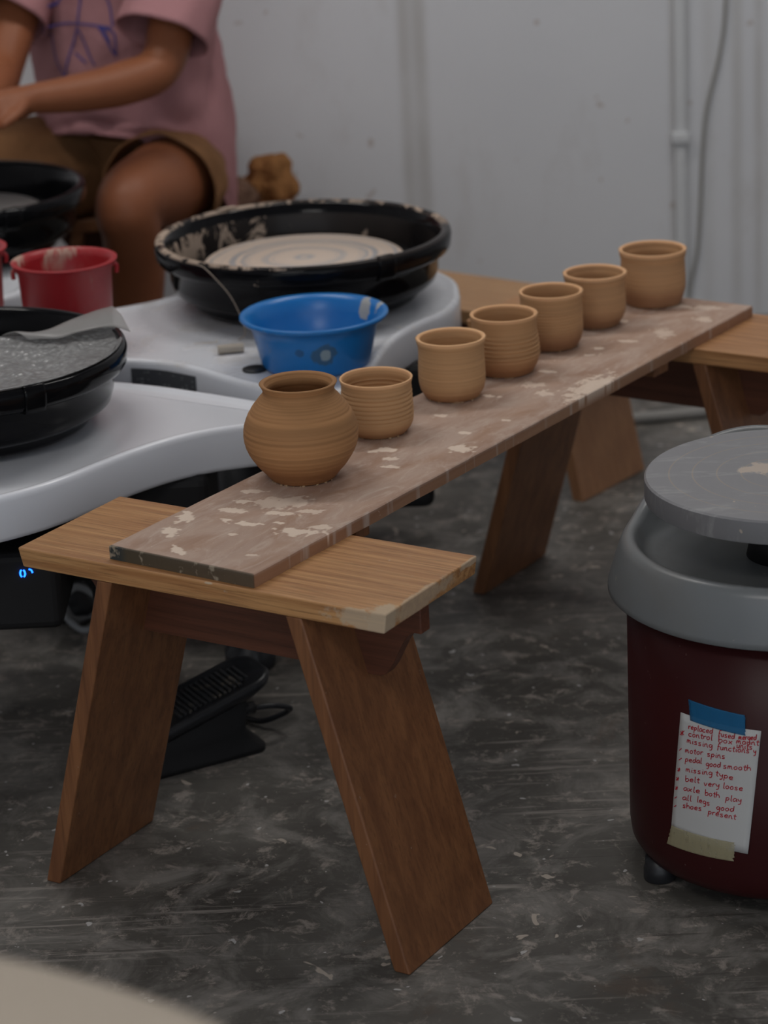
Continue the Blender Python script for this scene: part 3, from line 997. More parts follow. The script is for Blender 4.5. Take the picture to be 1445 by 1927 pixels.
bm = bmesh.new()
tube(bm, [(-.2354, 3.826, ZT + .0075), (-.215, 3.829, ZT + .0078), (-.1975, 3.8316, ZT + .0075)], .0068, 12)
o = obj('clay_stub', bm, M['clayscrap'], smooth=True); tag(o, 'short grey stub of dry clay on the white wheel left of the blue bowl', 'clay piece')
bm = bmesh.new(); lathe(bm, [(.016, 0), (.0185, .001), (.0185, .003), (.016, .0042), (.001, .0042)], 48)
o = obj('table_cap', bm, M['black'], w2, smooth=True, loc=(-.178 + .107, 3.733 - 4.11, ZT))
bm = bmesh.new()
tube(bm, [(-.262, 3.905, .5645), (-.252, 3.883, .566), (-.236, 3.872, .552), (-.214, 3.872, .522), (-.199, 3.872, .485), (-.196, 3.876, .462), (-.2069, 3.8998, ZT + .001)], .0009, 6)
o = obj('cutting_wire', bm, plain('clay_coated_wire', (.30, .24, .19), .7), smooth=True)
tag(o, 'thin clay-coated wire hanging over the front of the spattered pan', 'wire')

# ------------------------------------------------------------------ foot pedal
px0 = Vector((-.174, 3.379)); axd = Vector((.885, .467)).normalized(); axw = Vector((-axd.y, axd.x))
LEN, WID = .265, .104
ped = empty('foot_pedal', (px0.x - axd.x * LEN / 2 + axw.x * WID / 2, px0.y - axd.y * LEN / 2 + axw.y * WID / 2, 0), math.atan2(axd.y, axd.x),
            'black ribbed foot pedal on the floor behind the near stool', 'foot pedal')


def rrect(x0, x1, y0, y1, r, z, n=6, zf=None):
    out = []
    for cx, cy, a0 in ((x1 - r, y1 - r, 0), (x0 + r, y1 - r, PI / 2), (x0 + r, y0 + r, PI), (x1 - r, y0 + r, 1.5 * PI)):
        for i in range(n + 1):
            a = a0 + PI / 2 * i / n
            x, y = cx + r * math.cos(a), cy + r * math.sin(a)
            out.append((x, y, zf(x) if zf else z))
    return out


hl, hw = LEN / 2, WID / 2
bm = bmesh.new()
rings(bm, [rrect(-hl, hl, -hw, hw, .018, 0), rrect(-hl, hl, -hw, hw, .018, .008), rrect(-hl + .004, hl - .006, -hw + .005, hw - .005, .016, .014),
           rrect(-hl + .008, hl - .026, -hw + .008, hw - .008, .014, 0, zf=lambda x: .018 + (x + hl) * .06),
           rrect(-hl + .010, hl - .020, -hw + .008, hw - .008, .014, 0, zf=lambda x: .022 + (x + hl) * .27)])
obj('base', bm, M['blackm'], ped, smooth=True)
zt_ = lambda x: .036 + (x + hl) * .272
bm = bmesh.new()
rings(bm, [rrect(-hl + .010, hl + .004, -hw + .006, hw - .006, .030, 0, 8, zf=lambda x: zt_(x) - .020),
           rrect(-hl + .004, hl + .018, -hw + .001, hw - .001, .034, 0, 8, zf=lambda x: zt_(x) - .013),
           rrect(-hl + .003, hl + .019, -hw, hw, .035, 0, 8, zf=lambda x: zt_(x) - .005),
           rrect(-hl + .007, hl + .015, -hw + .004, hw - .004, .033, 0, 8, zf=lambda x: zt_(x)),
           rrect(-hl + .012, hl + .010, -hw + .009, hw - .009, .030, 0, 8, zf=lambda x: zt_(x)),
           rrect(-hl + .014, hl + .008, -hw + .011, hw - .011, .030, 0, 8, zf=lambda x: zt_(x) - .0025)])
tread = obj('treadle', bm, M['black'], ped, smooth=True)


def pad_mat():
    m = Mat('clay_worn_rubber', (.028, .029, .032), .5)
    m.over(m.ramp(m.noise(55, detail=4, rough=.7), .54, .66, 0, .7), (.20, .17, .13), .8)
    return m.done()


PM = pad_mat()
bm = bmesh.new()
for k in range(30):
    if k in (13, 14): continue
    x = -hl + .03 + k * .0076
    hwid = hw - .019 - (.010 if k > 27 else 0)
    z = zt_(x) - .001
    v = [(x - .0028, -hwid, z - .002), (x + .0028, -hwid, z - .0005), (x + .0028, hwid, z - .0005), (x - .0028, hwid, z - .002)]
    box(bm, x - .0021, x + .0021, -hwid, hwid, z - .003, z + .0018)
ribs = obj('ribbed_pad', bm, PM, tread, bevel=.0006)
bm = bmesh.new(); box(bm, -hl + .129, -hl + .144, -.012, .010, zt_(0) - .003, zt_(0) + .0012)
bd = obj('badge', bm, plain('worn_brass_badge', (.13, .09, .035), .6), tread, bevel=.001); bd['label'] = 'worn yellowish badge'
bm = bmesh.new(); tube(bm, [(hl - .030, -.018, .056), (hl - .005, -.018, .054)], .009, 12, n=1)
obj('cable_gland', bm, M['black'], ped, smooth=True)
bm = bmesh.new()
tube(bm, [(hl - .01, -.018, .054), (hl + .022, -.024, .052), (hl + .050, -.020, .040), (hl + .046, .004, .022), (hl + .025, .03, .008), (hl + .01, .075, .006), (hl - .01, .14, .006), (hl - .06, .24, .006)], .0042, 8)
obj('cable', bm, M['black'], ped, smooth=True)
bm = bmesh.new()
tube(bm, [(-.3, 3.62, .006), (-.262, 3.60, .006), (-.255, 3.555, .006), (-.285, 3.53, .006), (-.34, 3.535, .006)], .0055, 8)
o = obj('looped_cable', bm, M['black'], smooth=True)
tag(o, 'short curl of black cable on the floor left of the foot pedal', 'cable')

# ------------------------------------------------------------------ maroon wheel at the right
BX, BY, BR = .483, 2.995, .1945
mw_ = empty('kick_wheel', (BX, BY, 0), 0, 'maroon drum-bodied pottery wheel with grey tray and a handwritten note taped on', 'pottery wheel')
mw_.name = 'drum_wheel'
bm = bmesh.new()
lathe(bm, [(.10, .020), (BR - .045, .021), (BR - .022, .024), (BR - .009, .031), (BR - .002, .043), (BR, .060), (BR, .385)], 128)
obj('body', bm, M['maroon'], mw_, smooth=True)
for a in (math.radians(197), math.radians(317), math.radians(77)):
    bm = bmesh.new()
    lathe(bm, [(.018, 0), (.0200, .002), (.0200, .016), (.0185, .019), (.018, .030)], 32, .172 * math.cos(a), .172 * math.sin(a))
    f = obj('foot', bm, M['black'], mw_, smooth=True)
# tray with a rolled rim, raised at the back
bm = bmesh.new()
prof = [(.196, .366, 0), (.214, .361, 0), (.2170, .363, 0), (.2165, .370, 0), (.2090, .395, .3), (.2015, .418, .8), (.1975, .425, 1), (.1920, .4285, 1), (.1860, .428, 1), (.1800, .422, 1), (.1755, .411, .8),
        (.1680, .406, .3), (.160, .404, .1), (.13, .400, 0), (.06, .398, 0), (.04, .40, 0)]
seg = 144
rs = []
for r, z, k in prof:
    ring = []
    for i in range(seg):
        a = 2 * PI * i / seg
        da = abs((a - math.radians(92) + PI) % (2 * PI) - PI)
        lift = .5 + .5 * math.cos(min(PI, da * 2.6))
        if da > PI / 2.6: lift = 0
        rr = r + .040 * lift * k
        ring.append((rr * math.cos(a), rr * math.sin(a), z + .061 * lift * k))
    rs.append(ring)
rings(bm, rs)
obj('tray', bm, M['tray'], mw_, smooth=True)
bm = bmesh.new()
HR = .1735
lathe(bm, [(.05, .40), (.046, .42), (.040, .455), (.10, .4655), (.13, .468)], 64)
obj('hub', bm, M['blackm'], mw_, smooth=True)
bm = bmesh.new()
lathe(bm, [(.05, .468 - .5), (HR - .006, -.030), (HR - .001, -.0285), (HR, -.026), (HR, -.0022), (HR - .0022, 0), (.0005, 0)], 160)
hd = obj('wheel_head', bm, M['head'], mw_, smooth='auto', loc=(0.003, .008, .50))
smooth_by_angle(hd, 30)
bm = bmesh.new(); lathe(bm, [(.004, 0), (.004, .007), (.003, .008), (.0005, .008)], 16, -.004, -.148)
obj('bat_pin', bm, M['black'], hd, smooth=True)


# handwritten note, bent round the drum
def cylpt(s, z, off):
    a = -PI / 2 + s / .196
    R = BR + off
    return (R * math.cos(a), R * math.sin(a), z)


def sheet(name, c, off, mat, parent, nu=14, nv=14, curl=0, ragged=0):
    """c: corners TL, TR, BR, BL in (s, z)"""
    bm = bmesh.new(); g = []
    for j in range(nv + 1):
        row = []
        for i in range(nu + 1):
            u, v = i / nu, j / nv
            s = (c[0][0] * (1 - u) + c[1][0] * u) * (1 - v) + (c[3][0] * (1 - u) + c[2][0] * u) * v
            z = (c[0][1] * (1 - u) + c[1][1] * u) * (1 - v) + (c[3][1] * (1 - u) + c[2][1] * u) * v
            if ragged and i in (0, nu): s += ragged * noise.noise(Vector((i, j * 1.3, 3)))
            row.append(bm.verts.new(cylpt(s, z, off + curl * (v ** 4) * u ** 3)))
        g.append(row)
    for j in range(nv):
        for i in range(nu):
            bm.faces.new((g[j][i], g[j][i + 1], g[j + 1][i + 1], g[j + 1][i]))
    o = obj(name, bm, mat, parent, smooth=True)
    sm = o.modifiers.new('solid', 'SOLIDIFY'); sm.thickness = .0003; sm.offset = 1
    return o


note = empty('paper_note', (BX, BY, 0), 0, 'white paper note with red handwriting taped to the maroon drum', 'note')
paper = sheet('paper', [(-.166, .257), (-.0614, .2535), (-.0765, .0945), (-.1839, .098)], .0006, M['paper'], note, curl=.002)
bt = sheet('blue_tape', [(-.1533, .2775), (-.0801, .2718), (-.0797, .2461), (-.1509, .2512)], .0018, M['bluetape'], note, ragged=.0015)
mt_ = sheet('masking_tape', [(-.1819, .1045), (-.0928, .1065), (-.0942, .0818), (-.1906, .0774)], .0018, M['masktape'], note, ragged=.003)

G_ = {
    'a': [[(.55, .85), (.25, 1), (0, .5), (.15, 0), (.5, .4), (.55, .9), (.55, .2), (.7, 0)]],
    'b': [[(0, 1.9), (.05, 0), (.4, 0), (.55, .5), (.35, .95), (.05, .6)]],
    'c': [[(.5, .9), (.15, .9), (0, .4), (.2, 0), (.55, .15)]],
    'd': [[(.5, .8), (.2, .95), (0, .4), (.2, 0), (.5, .4), (.55, 1.8), (.55, .1)]],
    'e': [[(0, .5), (.5, .6), (.35, 1), (.05, .7), (.1, .1), (.55, .1)]],
    'f': [[(.5, 1.8), (.2, 1.9), (.1, 1.3), (.05, -.4)], [(-.05, .9), (.4, 1)]],
    'g': [[(.5, .85), (.2, 1), (0, .5), (.2, .1), (.5, .5), (.52, .9), (.5, -.6), (.15, -.8)]],
    'h': [[(0, 1.9), (0, 0)], [(0, .6), (.3, 1), (.5, .6), (.55, 0)]],
    'i': [[(.1, .9), (.1, .1), (.25, 0)], [(.1, 1.35), (.14, 1.45)]],
    'l': [[(.1, 1.9), (.08, .1), (.25, 0)]],
    'm': [[(0, 1), (0, 0)], [(0, .7), (.2, 1), (.3, .1)], [(.3, .7), (.5, 1), (.62, .1), (.75, 0)]],
    'n': [[(0, 1), (0, 0)], [(0, .7), (.3, 1), (.45, .1), (.6, 0)]],
    'o': [[(.3, 1), (.0, .6), (.15, 0), (.45, .2), (.45, .8), (.25, 1)]],
    'p': [[(.05, 1), (0, -.9)], [(.03, .7), (.3, 1), (.5, .6), (.3, .1), (.03, .15)]],
    'r': [[(0, 1), (.02, 0)], [(.02, .6), (.2, 1), (.45, .9)]],
    's': [[(.45, .95), (.1, .9), (.1, .6), (.42, .35), (.35, .0), (0, .05)]],
    't': [[(.2, 1.6), (.18, .1), (.4, 0)], [(-.05, 1.05), (.45, 1.05)]],
    'u': [[(0, 1), (.05, .2), (.3, 0), (.45, .5), (.45, 1), (.5, 0)]],
    'v': [[(0, 1), (.25, 0), (.5, 1)]],
    'x': [[(0, 1), (.5, 0)], [(.5, 1), (0, 0)]],
    'y': [[(0, 1), (.1, .4), (.4, .4), (.5, 1)], [(.5, 1), (.45, -.5), (.1, -.8)]],
    '-': [[(0, .1), (.6, .6)]],
    '*': [[(0, 1.2), (.6, 0)], [(.6, 1.4), (0, 0)], [(.3, 1.5), (.3, -.2)]],
    'X': [[(0, .1), (.6, .7)], [(0, 1), (.6, 0)], [(.45, 1.1), (.2, -.2)]],
    'D': [[(0, 1.0), (.5, .6), (1, .4)]],
}
WORDS = [('replaced', -.1536, .2413, -.1195, .2433), ('fused', -.1126, .242, -.0921, .2416), ('merged', -.0878, .2418, -.0662, .244), ('*', -.1668, .2296, -.1591, .2319),
 ('control', -.1537, .232, -.1196, .235), ('box', -.1127, .2347, -.0939, .2344), ('mount', -.0904, .2364, -.0628, .2375), ('missing', -.1559, .2231, -.1196, .225),
 ('functions', -.1141, .2248, -.0737, .2264), ('units', -.09, .2312, -.0704, .2312), ('y', -.0703, .2268, -.0662, .2263), ('-', -.1682, .2088, -.1637, .2111),
 ('motor', -.1588, .2094, -.1326, .2132), ('spins', -.1277, .213, -.1032, .2145), ('-', -.1689, .1961, -.1633, .1987), ('pedal', -.1589, .1977, -.1341, .2018),
 ('good', -.1293, .1998, -.1096, .2023), ('smooth', -.1069, .2019, -.072, .2042), ('X', -.1714, .1813, -.1662, .1829), ('missing', -.1579, .185, -.1198, .19),
 ('type', -.1165, .1907, -.0935, .1887), ('X', -.1739, .1686, -.1681, .1705), ('belt', -.1591, .1723, -.1373, .1758), ('very', -.1323, .1738, -.1106, .1765),
 ('loose', -.1069, .1763, -.0818, .177), ('X', -.1752, .1559, -.1705, .158), ('axle', -.162, .1593, -.1364, .1625), ('both', -.1309, .1621, -.1106, .1626),
 ('play', -.1038, .1612, -.0831, .162), ('-', -.1766, .1437, -.1718, .1455), ('all', -.1638, .1465, -.1487, .1488), ('legs', -.142, .1503, -.1233, .1495),
 ('good', -.1158, .1466, -.0927, .1484), ('-', -.1779, .1319, -.1731, .1335), ('shoes', -.1634, .1363, -.1345, .1402), ('present', -.1267, .1384, -.0901, .1387)]
WID_ = {'i': .4, 'l': .4, 'm': .95, 't': .55, 'r': .55, 'f': .55}
bm = bmesh.new()
XH = .0040
for wd, s0, z0, s1, z1 in WORDS:
    tot = sum(WID_.get(ch, .75) for ch in wd)
    sc = (s1 - s0) / tot
    xp = 0
    for ch in wd:
        for st in G_[ch]:
            P = spline([(p[0], p[1], 0) for p in st], 4, False) if len(st) > 2 else [Vector((p[0], p[1], 0)) for p in st]
            q = []
            for p in P:
                xx = (xp + p.x * 1.0) * sc
                f = xx / (s1 - s0)
                q.append((s0 + xx + (p.y - .5) * XH * .12, z0 + (z1 - z0) * f + (p.y - .5) * XH))
            hw_ = .00052
            prev = None
            for i in range(len(q)):
                a = q[max(0, i - 1)]; c = q[min(len(q) - 1, i + 1)]
                dx, dz = c[0] - a[0], c[1] - a[1]; ln = math.hypot(dx, dz) or 1
                nx, nz = -dz / ln * hw_, dx / ln * hw_
                v = (bm.verts.new(cylpt(q[i][0] + nx, q[i][1] + nz, .0014)), bm.verts.new(cylpt(q[i][0] - nx, q[i][1] - nz, .0014)))
                if prev: bm.faces.new((prev[0], v[0], v[1], prev[1]))
                prev = v
        xp += WID_.get(ch, .75)
hw__ = obj('handwriting', bm, M['red_ink'], paper)
sm = hw__.modifiers.new('solid', 'SOLIDIFY'); sm.thickness = .0001
hw__['label'] = 'red felt pen handwriting'

# ------------------------------------------------------------------ out-of-focus table corner nearest the camera
t = empty('cream_table', (-.48, 1.05, 0), 0, 'blurred cream table corner in the near bottom left foreground', 'table')
ol = [(-.95, 1.42), (-.60, 1.43), (-.40, 1.403), (-.264, 1.372), (-.168, 1.323), (-.097, 1.266), (-.055, 1.20), (-.04, 1.10), (-.05, .85), (-.10, .76), (-.30, .73), (-.90, .74), (-.98, .80), (-1.0, 1.30)]
bm = bmesh.new()
shaped_slab(bm, [(a + .48, b - 1.05) for a, b in ol], [(.012, .768), (.004, .770), (0, .776), (0, .792), (.003, .798), (.009, .80)])
obj('tabletop', bm, M['fg'], t, smooth=True)
for lx, ly in ((-.85, 1.3), (-.25, 1.2), (-.85, .85), (-.2, .85)):
    bm = bmesh.new(); lathe(bm, [(.018, 0), (.018, .768)], 24, lx + .48, ly - 1.05); obj('leg', bm, M['steel'], t, smooth=True)
# ------------------------------------------------------------------ seated person
SKIN = Mat('warm_brown_skin', (.27, .095, .042), .5, spec=.35)
SKIN.over(SKIN.ramp(SKIN.noise(14, detail=4), .4, .7, 0, .35), (.20, .062, .027))
SKIN = SKIN.done()
SH = Mat('dusty_pink_cotton', (.43, .215, .225), .85, spec=.1)
SH.over(SH.ramp(SH.noise(9, detail=5), .45, .75, 0, .35), (.34, .17, .175))
SH.bump(SH.noise(16, detail=4, dist=.5), .5, .008)
SH = SH.done()
SO = Mat('tan_brown_cotton', (.25, .125, .058), .85, spec=.1)
SO.over(SO.ramp(SO.noise(12, detail=4), .45, .7, 0, .5), (.11, .055, .028))
SO.bump(SO.noise(22, detail=3, dist=.6), .6, .008)
SO = SO.done()
HAIR = plain('black_hair', (.012, .009, .008), .5)
PB = Vector((-.42, 5.12, 0))
Fv = Vector((-.5, -.86, 0)).normalized()
Lv = Vector((.86, -.5, 0)).normalized()


def V(x, y, z): return Vector((x, y, z)) - PB


def loft(bm, secs, seg=40, n=4, cap0=True, cap1=True, zfun=None, wfun=None):
    C = spline([tuple(s[0]) for s in secs], n, False)
    AB = spline([(s[1], s[2], 0) for s in secs], n, False)
    rs = []
    for i, (c, ab) in enumerate(zip(C, AB)):
        ring = []
        for k in range(seg):
            a = 2 * PI * k / seg
            m = 1 if not wfun else wfun(a, c.z)
            p = c + Lv * ab.x * math.cos(a) * m + Fv * ab.y * math.sin(a) * m
            if zfun and i == 0: p.z += zfun(a)
            elif zfun and i < n * 1.5: p.z += zfun(a) * (1 - i / (n * 1.5))
            ring.append(p)
        rs.append(ring)
    rings(bm, rs, cap0, cap1)


def ball(bm, c, r, sx=1, sy=1, sz=1):
    rot = Matrix((Lv, Fv, Vector((0, 0, 1)))).transposed().to_4x4()
    bmesh.ops.create_icosphere(bm, subdivisions=3, radius=r, matrix=Matrix.Translation(c) @ rot @ Matrix.Diagonal((sx, sy, sz, 1)))


bm = bmesh.new()
loft(bm, [(V(-.400, 5.14, .395), .12, .10), (V(-.400, 5.13, .46), .145, .12), (V(-.40, 5.12, .56), .15, .11), (V(-.42, 5.09, .68), .135, .10), (V(-.435, 5.06, .80), .15, .105),
          (V(-.442, 5.035, .90), .155, .10), (V(-.447, 5.02, .965), .12, .075), (V(-.45, 5.01, 1.0), .065, .06), (V(-.465, 4.985, 1.05), .052, .054), (V(-.475, 4.965, 1.10), .05, .055)])
head = V(-.495, 4.935, 1.175)
ball(bm, head, .1, .76, .92, 1.12)
ball(bm, head + Fv * .035 + Vector((0, 0, -.055)), .055, .95, .9, 1.0)      # jaw and chin
ball(bm, head + Fv * .098 + Vector((0, 0, -.012)), .016, .8, 1.1, 1.5)      # nose
ball(bm, head + Fv * .084 + Vector((0, 0, -.052)), .018, 1.3, .6, .5)       # lips
for s in (-1, 1):
    ball(bm, head + Lv * .077 * s + Vector((0, 0, -.01)), .026, .35, .7, 1.15)  # ears
    ball(bm, head + Lv * .030 * s + Fv * .080 + Vector((0, 0, .022)), .02, 1.1, .5, .45)  # brows


def limb(pts, radii): tube(bm, pts, .05, 20, radii=radii, n=6)


limb([V(-.40, 5.01, .945), V(-.300, 4.955, .935), V(-.335, 4.87, .81), V(-.362, 4.805, .715), V(-.43, 4.757, .692), V(-.51, 4.705, .688), V(-.585, 4.66, .690)],
     [.05, .052, .044, .040, .040, .034, .026])
limb([V(-.50, 5.06, .945), V(-.590, 5.105, .935), V(-.63, 4.99, .81), V(-.658, 4.885, .715), V(-.662, 4.82, .692), V(-.668, 4.76, .68), V(-.675, 4.70, .675)],
     [.05, .052, .044, .040, .038, .033, .026])


def hand(w, d, up, side):
    d = d.normalized(); up = up.normalized(); s = d.cross(up).normalized() * side
    tube(bm, [w - d * .01, w + d * .03, w + d * .07, w + d * .088], .03, 14, radii=[.024, .030, .032, .024], n=4)
    for k, (o, ln) in enumerate(((-.027, .068), (-.009, .078), (.009, .072), (.026, .058))):
        b = w + d * .078 + s * o
        tube(bm, [b - d * .02, b + d * ln * .45 - up * .004, b + d * ln * .8 - up * .018, b + d * ln * .92 - up * .034], .009, 10, radii=[.0095, .009, .0085, .007], n=4)
    b = w + d * .022 - s * .024
    tube(bm, [b, b + d * .03 - s * .022 - up * .01, b + d * .06 - s * .026 - up * .02], .011, 10, radii=[.013, .011, .008], n=4)


hand(V(-.585, 4.66, .690), Vector((-.78, -.45, -.12)), Vector((0, 0, 1)), 1)
hand(V(-.675, 4.70, .675), Vector((.02, -1, -.12)), Vector((0, 0, 1)), -1)
limb([V(-.345, 5.10, .468), V(-.360, 5.00, .472), V(-.385, 4.89, .476), V(-.425, 4.79, .480), V(-.440, 4.752, .462), V(-.436, 4.765, .42), V(-.438, 4.80, .33), V(-.447, 4.805, .20), V(-.452, 4.80, .09), V(-.452, 4.80, .05)],
     [.090, .088, .080, .066, .059, .055, .056, .045, .036, .038])
limb([V(-.46, 5.18, .468), V(-.60, 5.11, .472), V(-.75, 5.03, .478), V(-.88, 4.965, .482), V(-.925, 4.94, .462), V(-.93, 4.93, .42), V(-.935, 4.92, .33), V(-.94, 4.90, .20), V(-.945, 4.88, .09), V(-.945, 4.88, .05)],
     [.090, .088, .080, .066, .059, .055, .056, .045, .036, .038])
for ax_, ay_ in ((-.452, 4.80), (-.945, 4.88)):
    a = V(ax_, ay_, .034)
    tube(bm, [a - Fv * .045, a, a + Fv * .07 - Vector((0, 0, .006)), a + Fv * .13 - Vector((0, 0, .014)), a + Fv * .17 - Vector((0, 0, .018))], .03, 16, radii=[.028, .034, .032, .028, .014], n=4)
person = obj('person', bm, SKIN, smooth=True, loc=PB)
rm = person.modifiers.new('remesh', 'REMESH'); rm.mode = 'VOXEL'; rm.voxel_size = .0055; rm.use_smooth_shade = True
smo = person.modifiers.new('smooth', 'SMOOTH'); smo.iterations = 7; smo.factor = .6
tag(person, 'seated person in a pink shirt and tan shorts working at the far left wheel', 'person')


def hemz(a):
    fr = math.sin(a)                      # +1 in front
    lf = math.cos(a)                      # +1 on the person's left
    return .100 * max(0, fr) ** .8 - .065 * max(0, -fr) - .075 * max(0, lf) * max(0, 1 - max(0, fr) * 1.6)


def fold(a, z):
    q = Vector((math.cos(a) * 1.6, math.sin(a) * 1.6, z * 5))
    return 1 + .08 * noise.noise(q) + .075 * noise.noise(q * 2.3 + Vector((3, 3, 3))) + .045 * noise.noise(Vector((math.cos(a) * 3.5, math.sin(a) * 3.5, z * 26 + a * 2))) + .03 * math.sin(5 * a + z * 18) * max(0, 1 - abs(z - .62) * 3)


bm = bmesh.new()
loft(bm, [(V(-.436, 5.11, .465), .188, .168), (V(-.438, 5.10, .55), .188, .162), (V(-.447, 5.09, .65), .188, .150), (V(-.457, 5.07, .78), .196, .140),
          (V(-.460, 5.045, .90), .192, .126), (V(-.450, 5.025, .965), .155, .095), (V(-.45, 5.015, .995), .105, .078), (V(-.452, 5.01, 1.01), .075, .066)],
     seg=90, n=8, cap0=False, cap1=False, zfun=hemz, wfun=fold)
for P_, R_ in (([V(-.36, 4.99, .945), V(-.300, 4.955, .930), V(-.325, 4.885, .855), V(-.358, 4.825, .762)], [.060, .084, .080, .084]),
               ([V(-.54, 5.08, .945), V(-.590, 5.105, .930), V(-.630, 5.03, .87), V(-.662, 4.96, .785)], [.060, .084, .080, .086])):
    P = spline([tuple(p) for p in P_], 8, False)
    rs = []
    for i, p in enumerate(P):
        t = (P[min(i + 1, len(P) - 1)] - P[max(i - 1, 0)]).normalized()
        a1 = t.cross(Vector((0, 0, 1))).normalized(); b1 = a1.cross(t)
        f = i / (len(P) - 1) * 3; k = min(int(f), 2); r = R_[k] * (1 - f + k) + R_[k + 1] * (f - k)
        rs.append([p + (a1 * math.cos(q) + b1 * math.sin(q)) * r * (1 + .09 * noise.noise(Vector((math.cos(q) * 1.5, math.sin(q) * 1.5, i * .12 + p.x * 5)))) for q in [2 * PI * j / 48 for j in range(48)]])
    rings(bm, rs, True, False)
shirt = obj('shirt', bm, SH, person, smooth=True)
sd = shirt.modifiers.new('solid', 'SOLIDIFY'); sd.thickness = .003; sd.offset = 1

bm = bmesh.new()
loft(bm, [(V(-.400, 5.14, .386), .135, .11), (V(-.405, 5.125, .42), .140, .122), (V(-.408, 5.12, .48), .146, .126), (V(-.41, 5.115, .54), .146, .124)], seg=60, n=6, cap1=False,
     wfun=lambda a, z: 1 + .04 * noise.noise(Vector((math.cos(a) * 2, math.sin(a) * 2, z * 9))))
for P_, R_ in (([V(-.350, 5.09, .466), V(-.360, 5.01, .470), V(-.374, 4.935, .470), V(-.386, 4.895, .468)], [.078, .090, .106, .112]),
               ([V(-.47, 5.17, .466), V(-.58, 5.12, .472), V(-.68, 5.06, .476), V(-.75, 5.03, .478)], [.098, .106, .108, .110])):
    P = spline([tuple(p) for p in P_], 8, False)
    rs = []
    for i, p in enumerate(P):
        t = (P[min(i + 1, len(P) - 1)] - P[max(i - 1, 0)]).normalized()
        a1 = t.cross(Vector((0, 0, 1))).normalized(); b1 = a1.cross(t)
        f = i / (len(P) - 1) * 3; k = min(int(f), 2); r = R_[k] * (1 - f + k) + R_[k + 1] * (f - k)
        ring = []
        for j in range(56):
            q = 2 * PI * j / 56
            v = p + (a1 * math.cos(q) + b1 * math.sin(q) * .93) * r * (1 + .10 * noise.noise(Vector((math.cos(q) * 1.8, math.sin(q) * 1.8, i * .15 + p.x * 6))))
            v.z = max(v.z, .3865)
            ring.append(v)
        rs.append(ring)
    rings(bm, rs, True, False)
shorts = obj('shorts', bm, SO, person, smooth=True)
sd = shorts.modifiers.new('solid', 'SOLIDIFY'); sd.thickness = .003; sd.offset = 1
bm = bmesh.new()
ball(bm, head + Vector((0, 0, .012)) - Fv * .012, .104, .80, .93, 1.10)
bmesh.ops.bisect_plane(bm, geom=bm.verts[:] + bm.edges[:] + bm.faces[:], plane_co=head + Fv * .045 + Vector((0, 0, .02)), plane_no=(Fv * .8 - Vector((0, 0, .45))), clear_outer=True)
o = obj('hair', bm, HAIR, person, smooth=True)
sd = o.modifiers.new('solid', 'SOLIDIFY'); sd.thickness = .008; sd.offset = -1
for s in (-1, 1):
    bm = bmesh.new(); ball(bm, head + Lv * .030 * s + Fv * .0845 + Vector((0, 0, .006)), .0085, 1.3, .6, .7)
    obj('eye', bm, plain('dark_eye', (.02, .012, .01), .2), person, smooth=True)

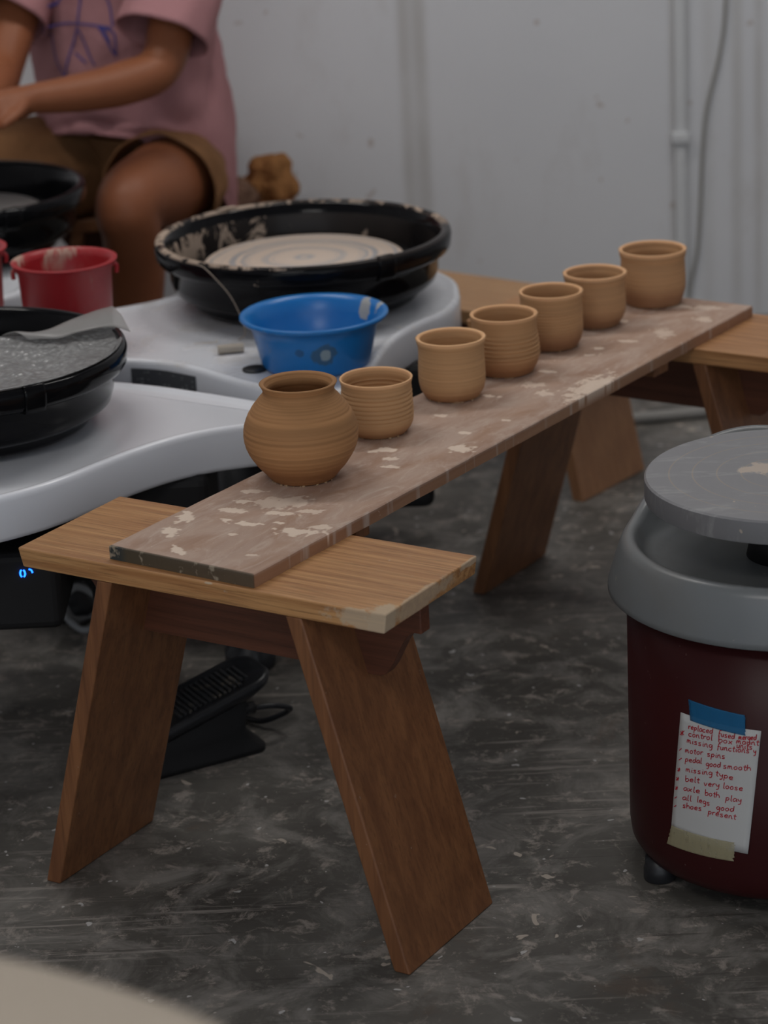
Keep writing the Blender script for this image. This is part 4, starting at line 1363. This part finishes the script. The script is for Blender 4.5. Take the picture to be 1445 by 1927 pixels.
# blue line drawing printed on the chest: strokes laid on the cloth
bpy.context.view_layer.update()
sbm = bmesh.new(); sbm.from_mesh(shirt.data); tree = BVHTree.FromBMesh(sbm)
STK = [[(-.094, .766), (-.05, .773), (-.002, .773), (.045, .768)], [(-.012, .826), (-.026, .772)], [(-.094, .766), (-.097, .725), (-.073, .671)],
       [(-.027, .769), (-.052, .722), (-.071, .668)], [(-.027, .762), (-.010, .72), (.0, .697)], [(-.044, .717), (-.016, .701)], [(.019, .769), (.031, .75), (.040, .716)],
       [(.021, .767), (.049, .758), (.042, .713)], [(-.093, .769), (-.078, .799), (-.057, .825)], [(.027, .769), (.039, .74)], [(-.057, .825), (-.04, .84), (-.012, .85), (.02, .845), (.045, .82), (.049, .77)]]
bm = bmesh.new()
C0 = V(-.43, 5.05, 0)
for st in STK:
    P = spline([(a, b, 0) for a, b in st], 8, False)
    prev = None
    for i, p in enumerate(P):
        a = P[max(0, i - 1)]; c = P[min(len(P) - 1, i + 1)]
        d = (c - a).normalized(); nn = Vector((-d.y, d.x, 0)) * .0017
        pr = []
        for sg in (1, -1):
            q = p + nn * sg
            o_ = C0 + Lv * q.x + Fv * .4; o_.z = q.y
            h = tree.ray_cast(o_, -Fv)
            pr.append(None if h[0] is None else bm.verts.new(h[0] + Fv * .0052))
        if None in pr: prev = None; continue
        if prev: bm.faces.new((prev[0], pr[0], pr[1], prev[1]))
        prev = pr
sbm.free()
dr = obj('chest_drawing', bm, plain('blue_print_ink', (.055, .06, .26), .8), shirt)
sd = dr.modifiers.new('solid', 'SOLIDIFY'); sd.thickness = .0004
dr['label'] = 'blue line drawing on the chest'

# seat under the person and the cloths lying on its end
make_stool('wooden_bench', (-.395, 5.17, 0), 0, 'dark wooden bench under the seated person', H=.383, L=.50, Wd=.27, Lb=.52, Lt=.36,
           ms=(WOOD_LEG, WOOD_LEG, WOOD_RAIL), cat='bench')


def cloth_mat(name, c):
    m = Mat(name, c, .95, spec=.05)
    m.over(m.ramp(m.noise(45, detail=4), .4, .65, 0, .6), tuple(x * .55 for x in c))
    m.bump(m.noise(60, detail=4), .8, .006)
    return m.done()


def bundle(name, x, y, r, sx, sy, sz, mat, label, cat, seed, amp=.35):
    bm = bmesh.new()
    bmesh.ops.create_icosphere(bm, subdivisions=5, radius=1)
    for v in bm.verts:
        n = v.co.normalized()
        k = 1 + amp * noise.noise(n * 1.7 + Vector((seed, 0, 0))) + amp * .5 * abs(noise.noise(n * 4 + Vector((0, seed, 0))))
        v.co = Vector((n.x * sx, n.y * sy, n.z * sz)) * r * k
        v.co.z += r * sz * .5
        if v.co.z < 0: v.co.z = 0
    o = obj(name, bm, mat, smooth=True, loc=(x, y, .383)); tag(o, label, cat); return o


bundle('towel', -.192, 5.17, .058, .85, .9, .95, cloth_mat('rust_terry_cloth', (.33, .155, .06)), 'crumpled rust-orange towel on the bench end behind the seated person', 'towel', 2.3)
bundle('folded_cloth', -.272, 5.10, .052, 1.0, .7, .70, cloth_mat('taupe_cloth', (.20, .12, .085)), 'taupe cloth bundled beside the orange towel', 'cloth', 5.1, .3)
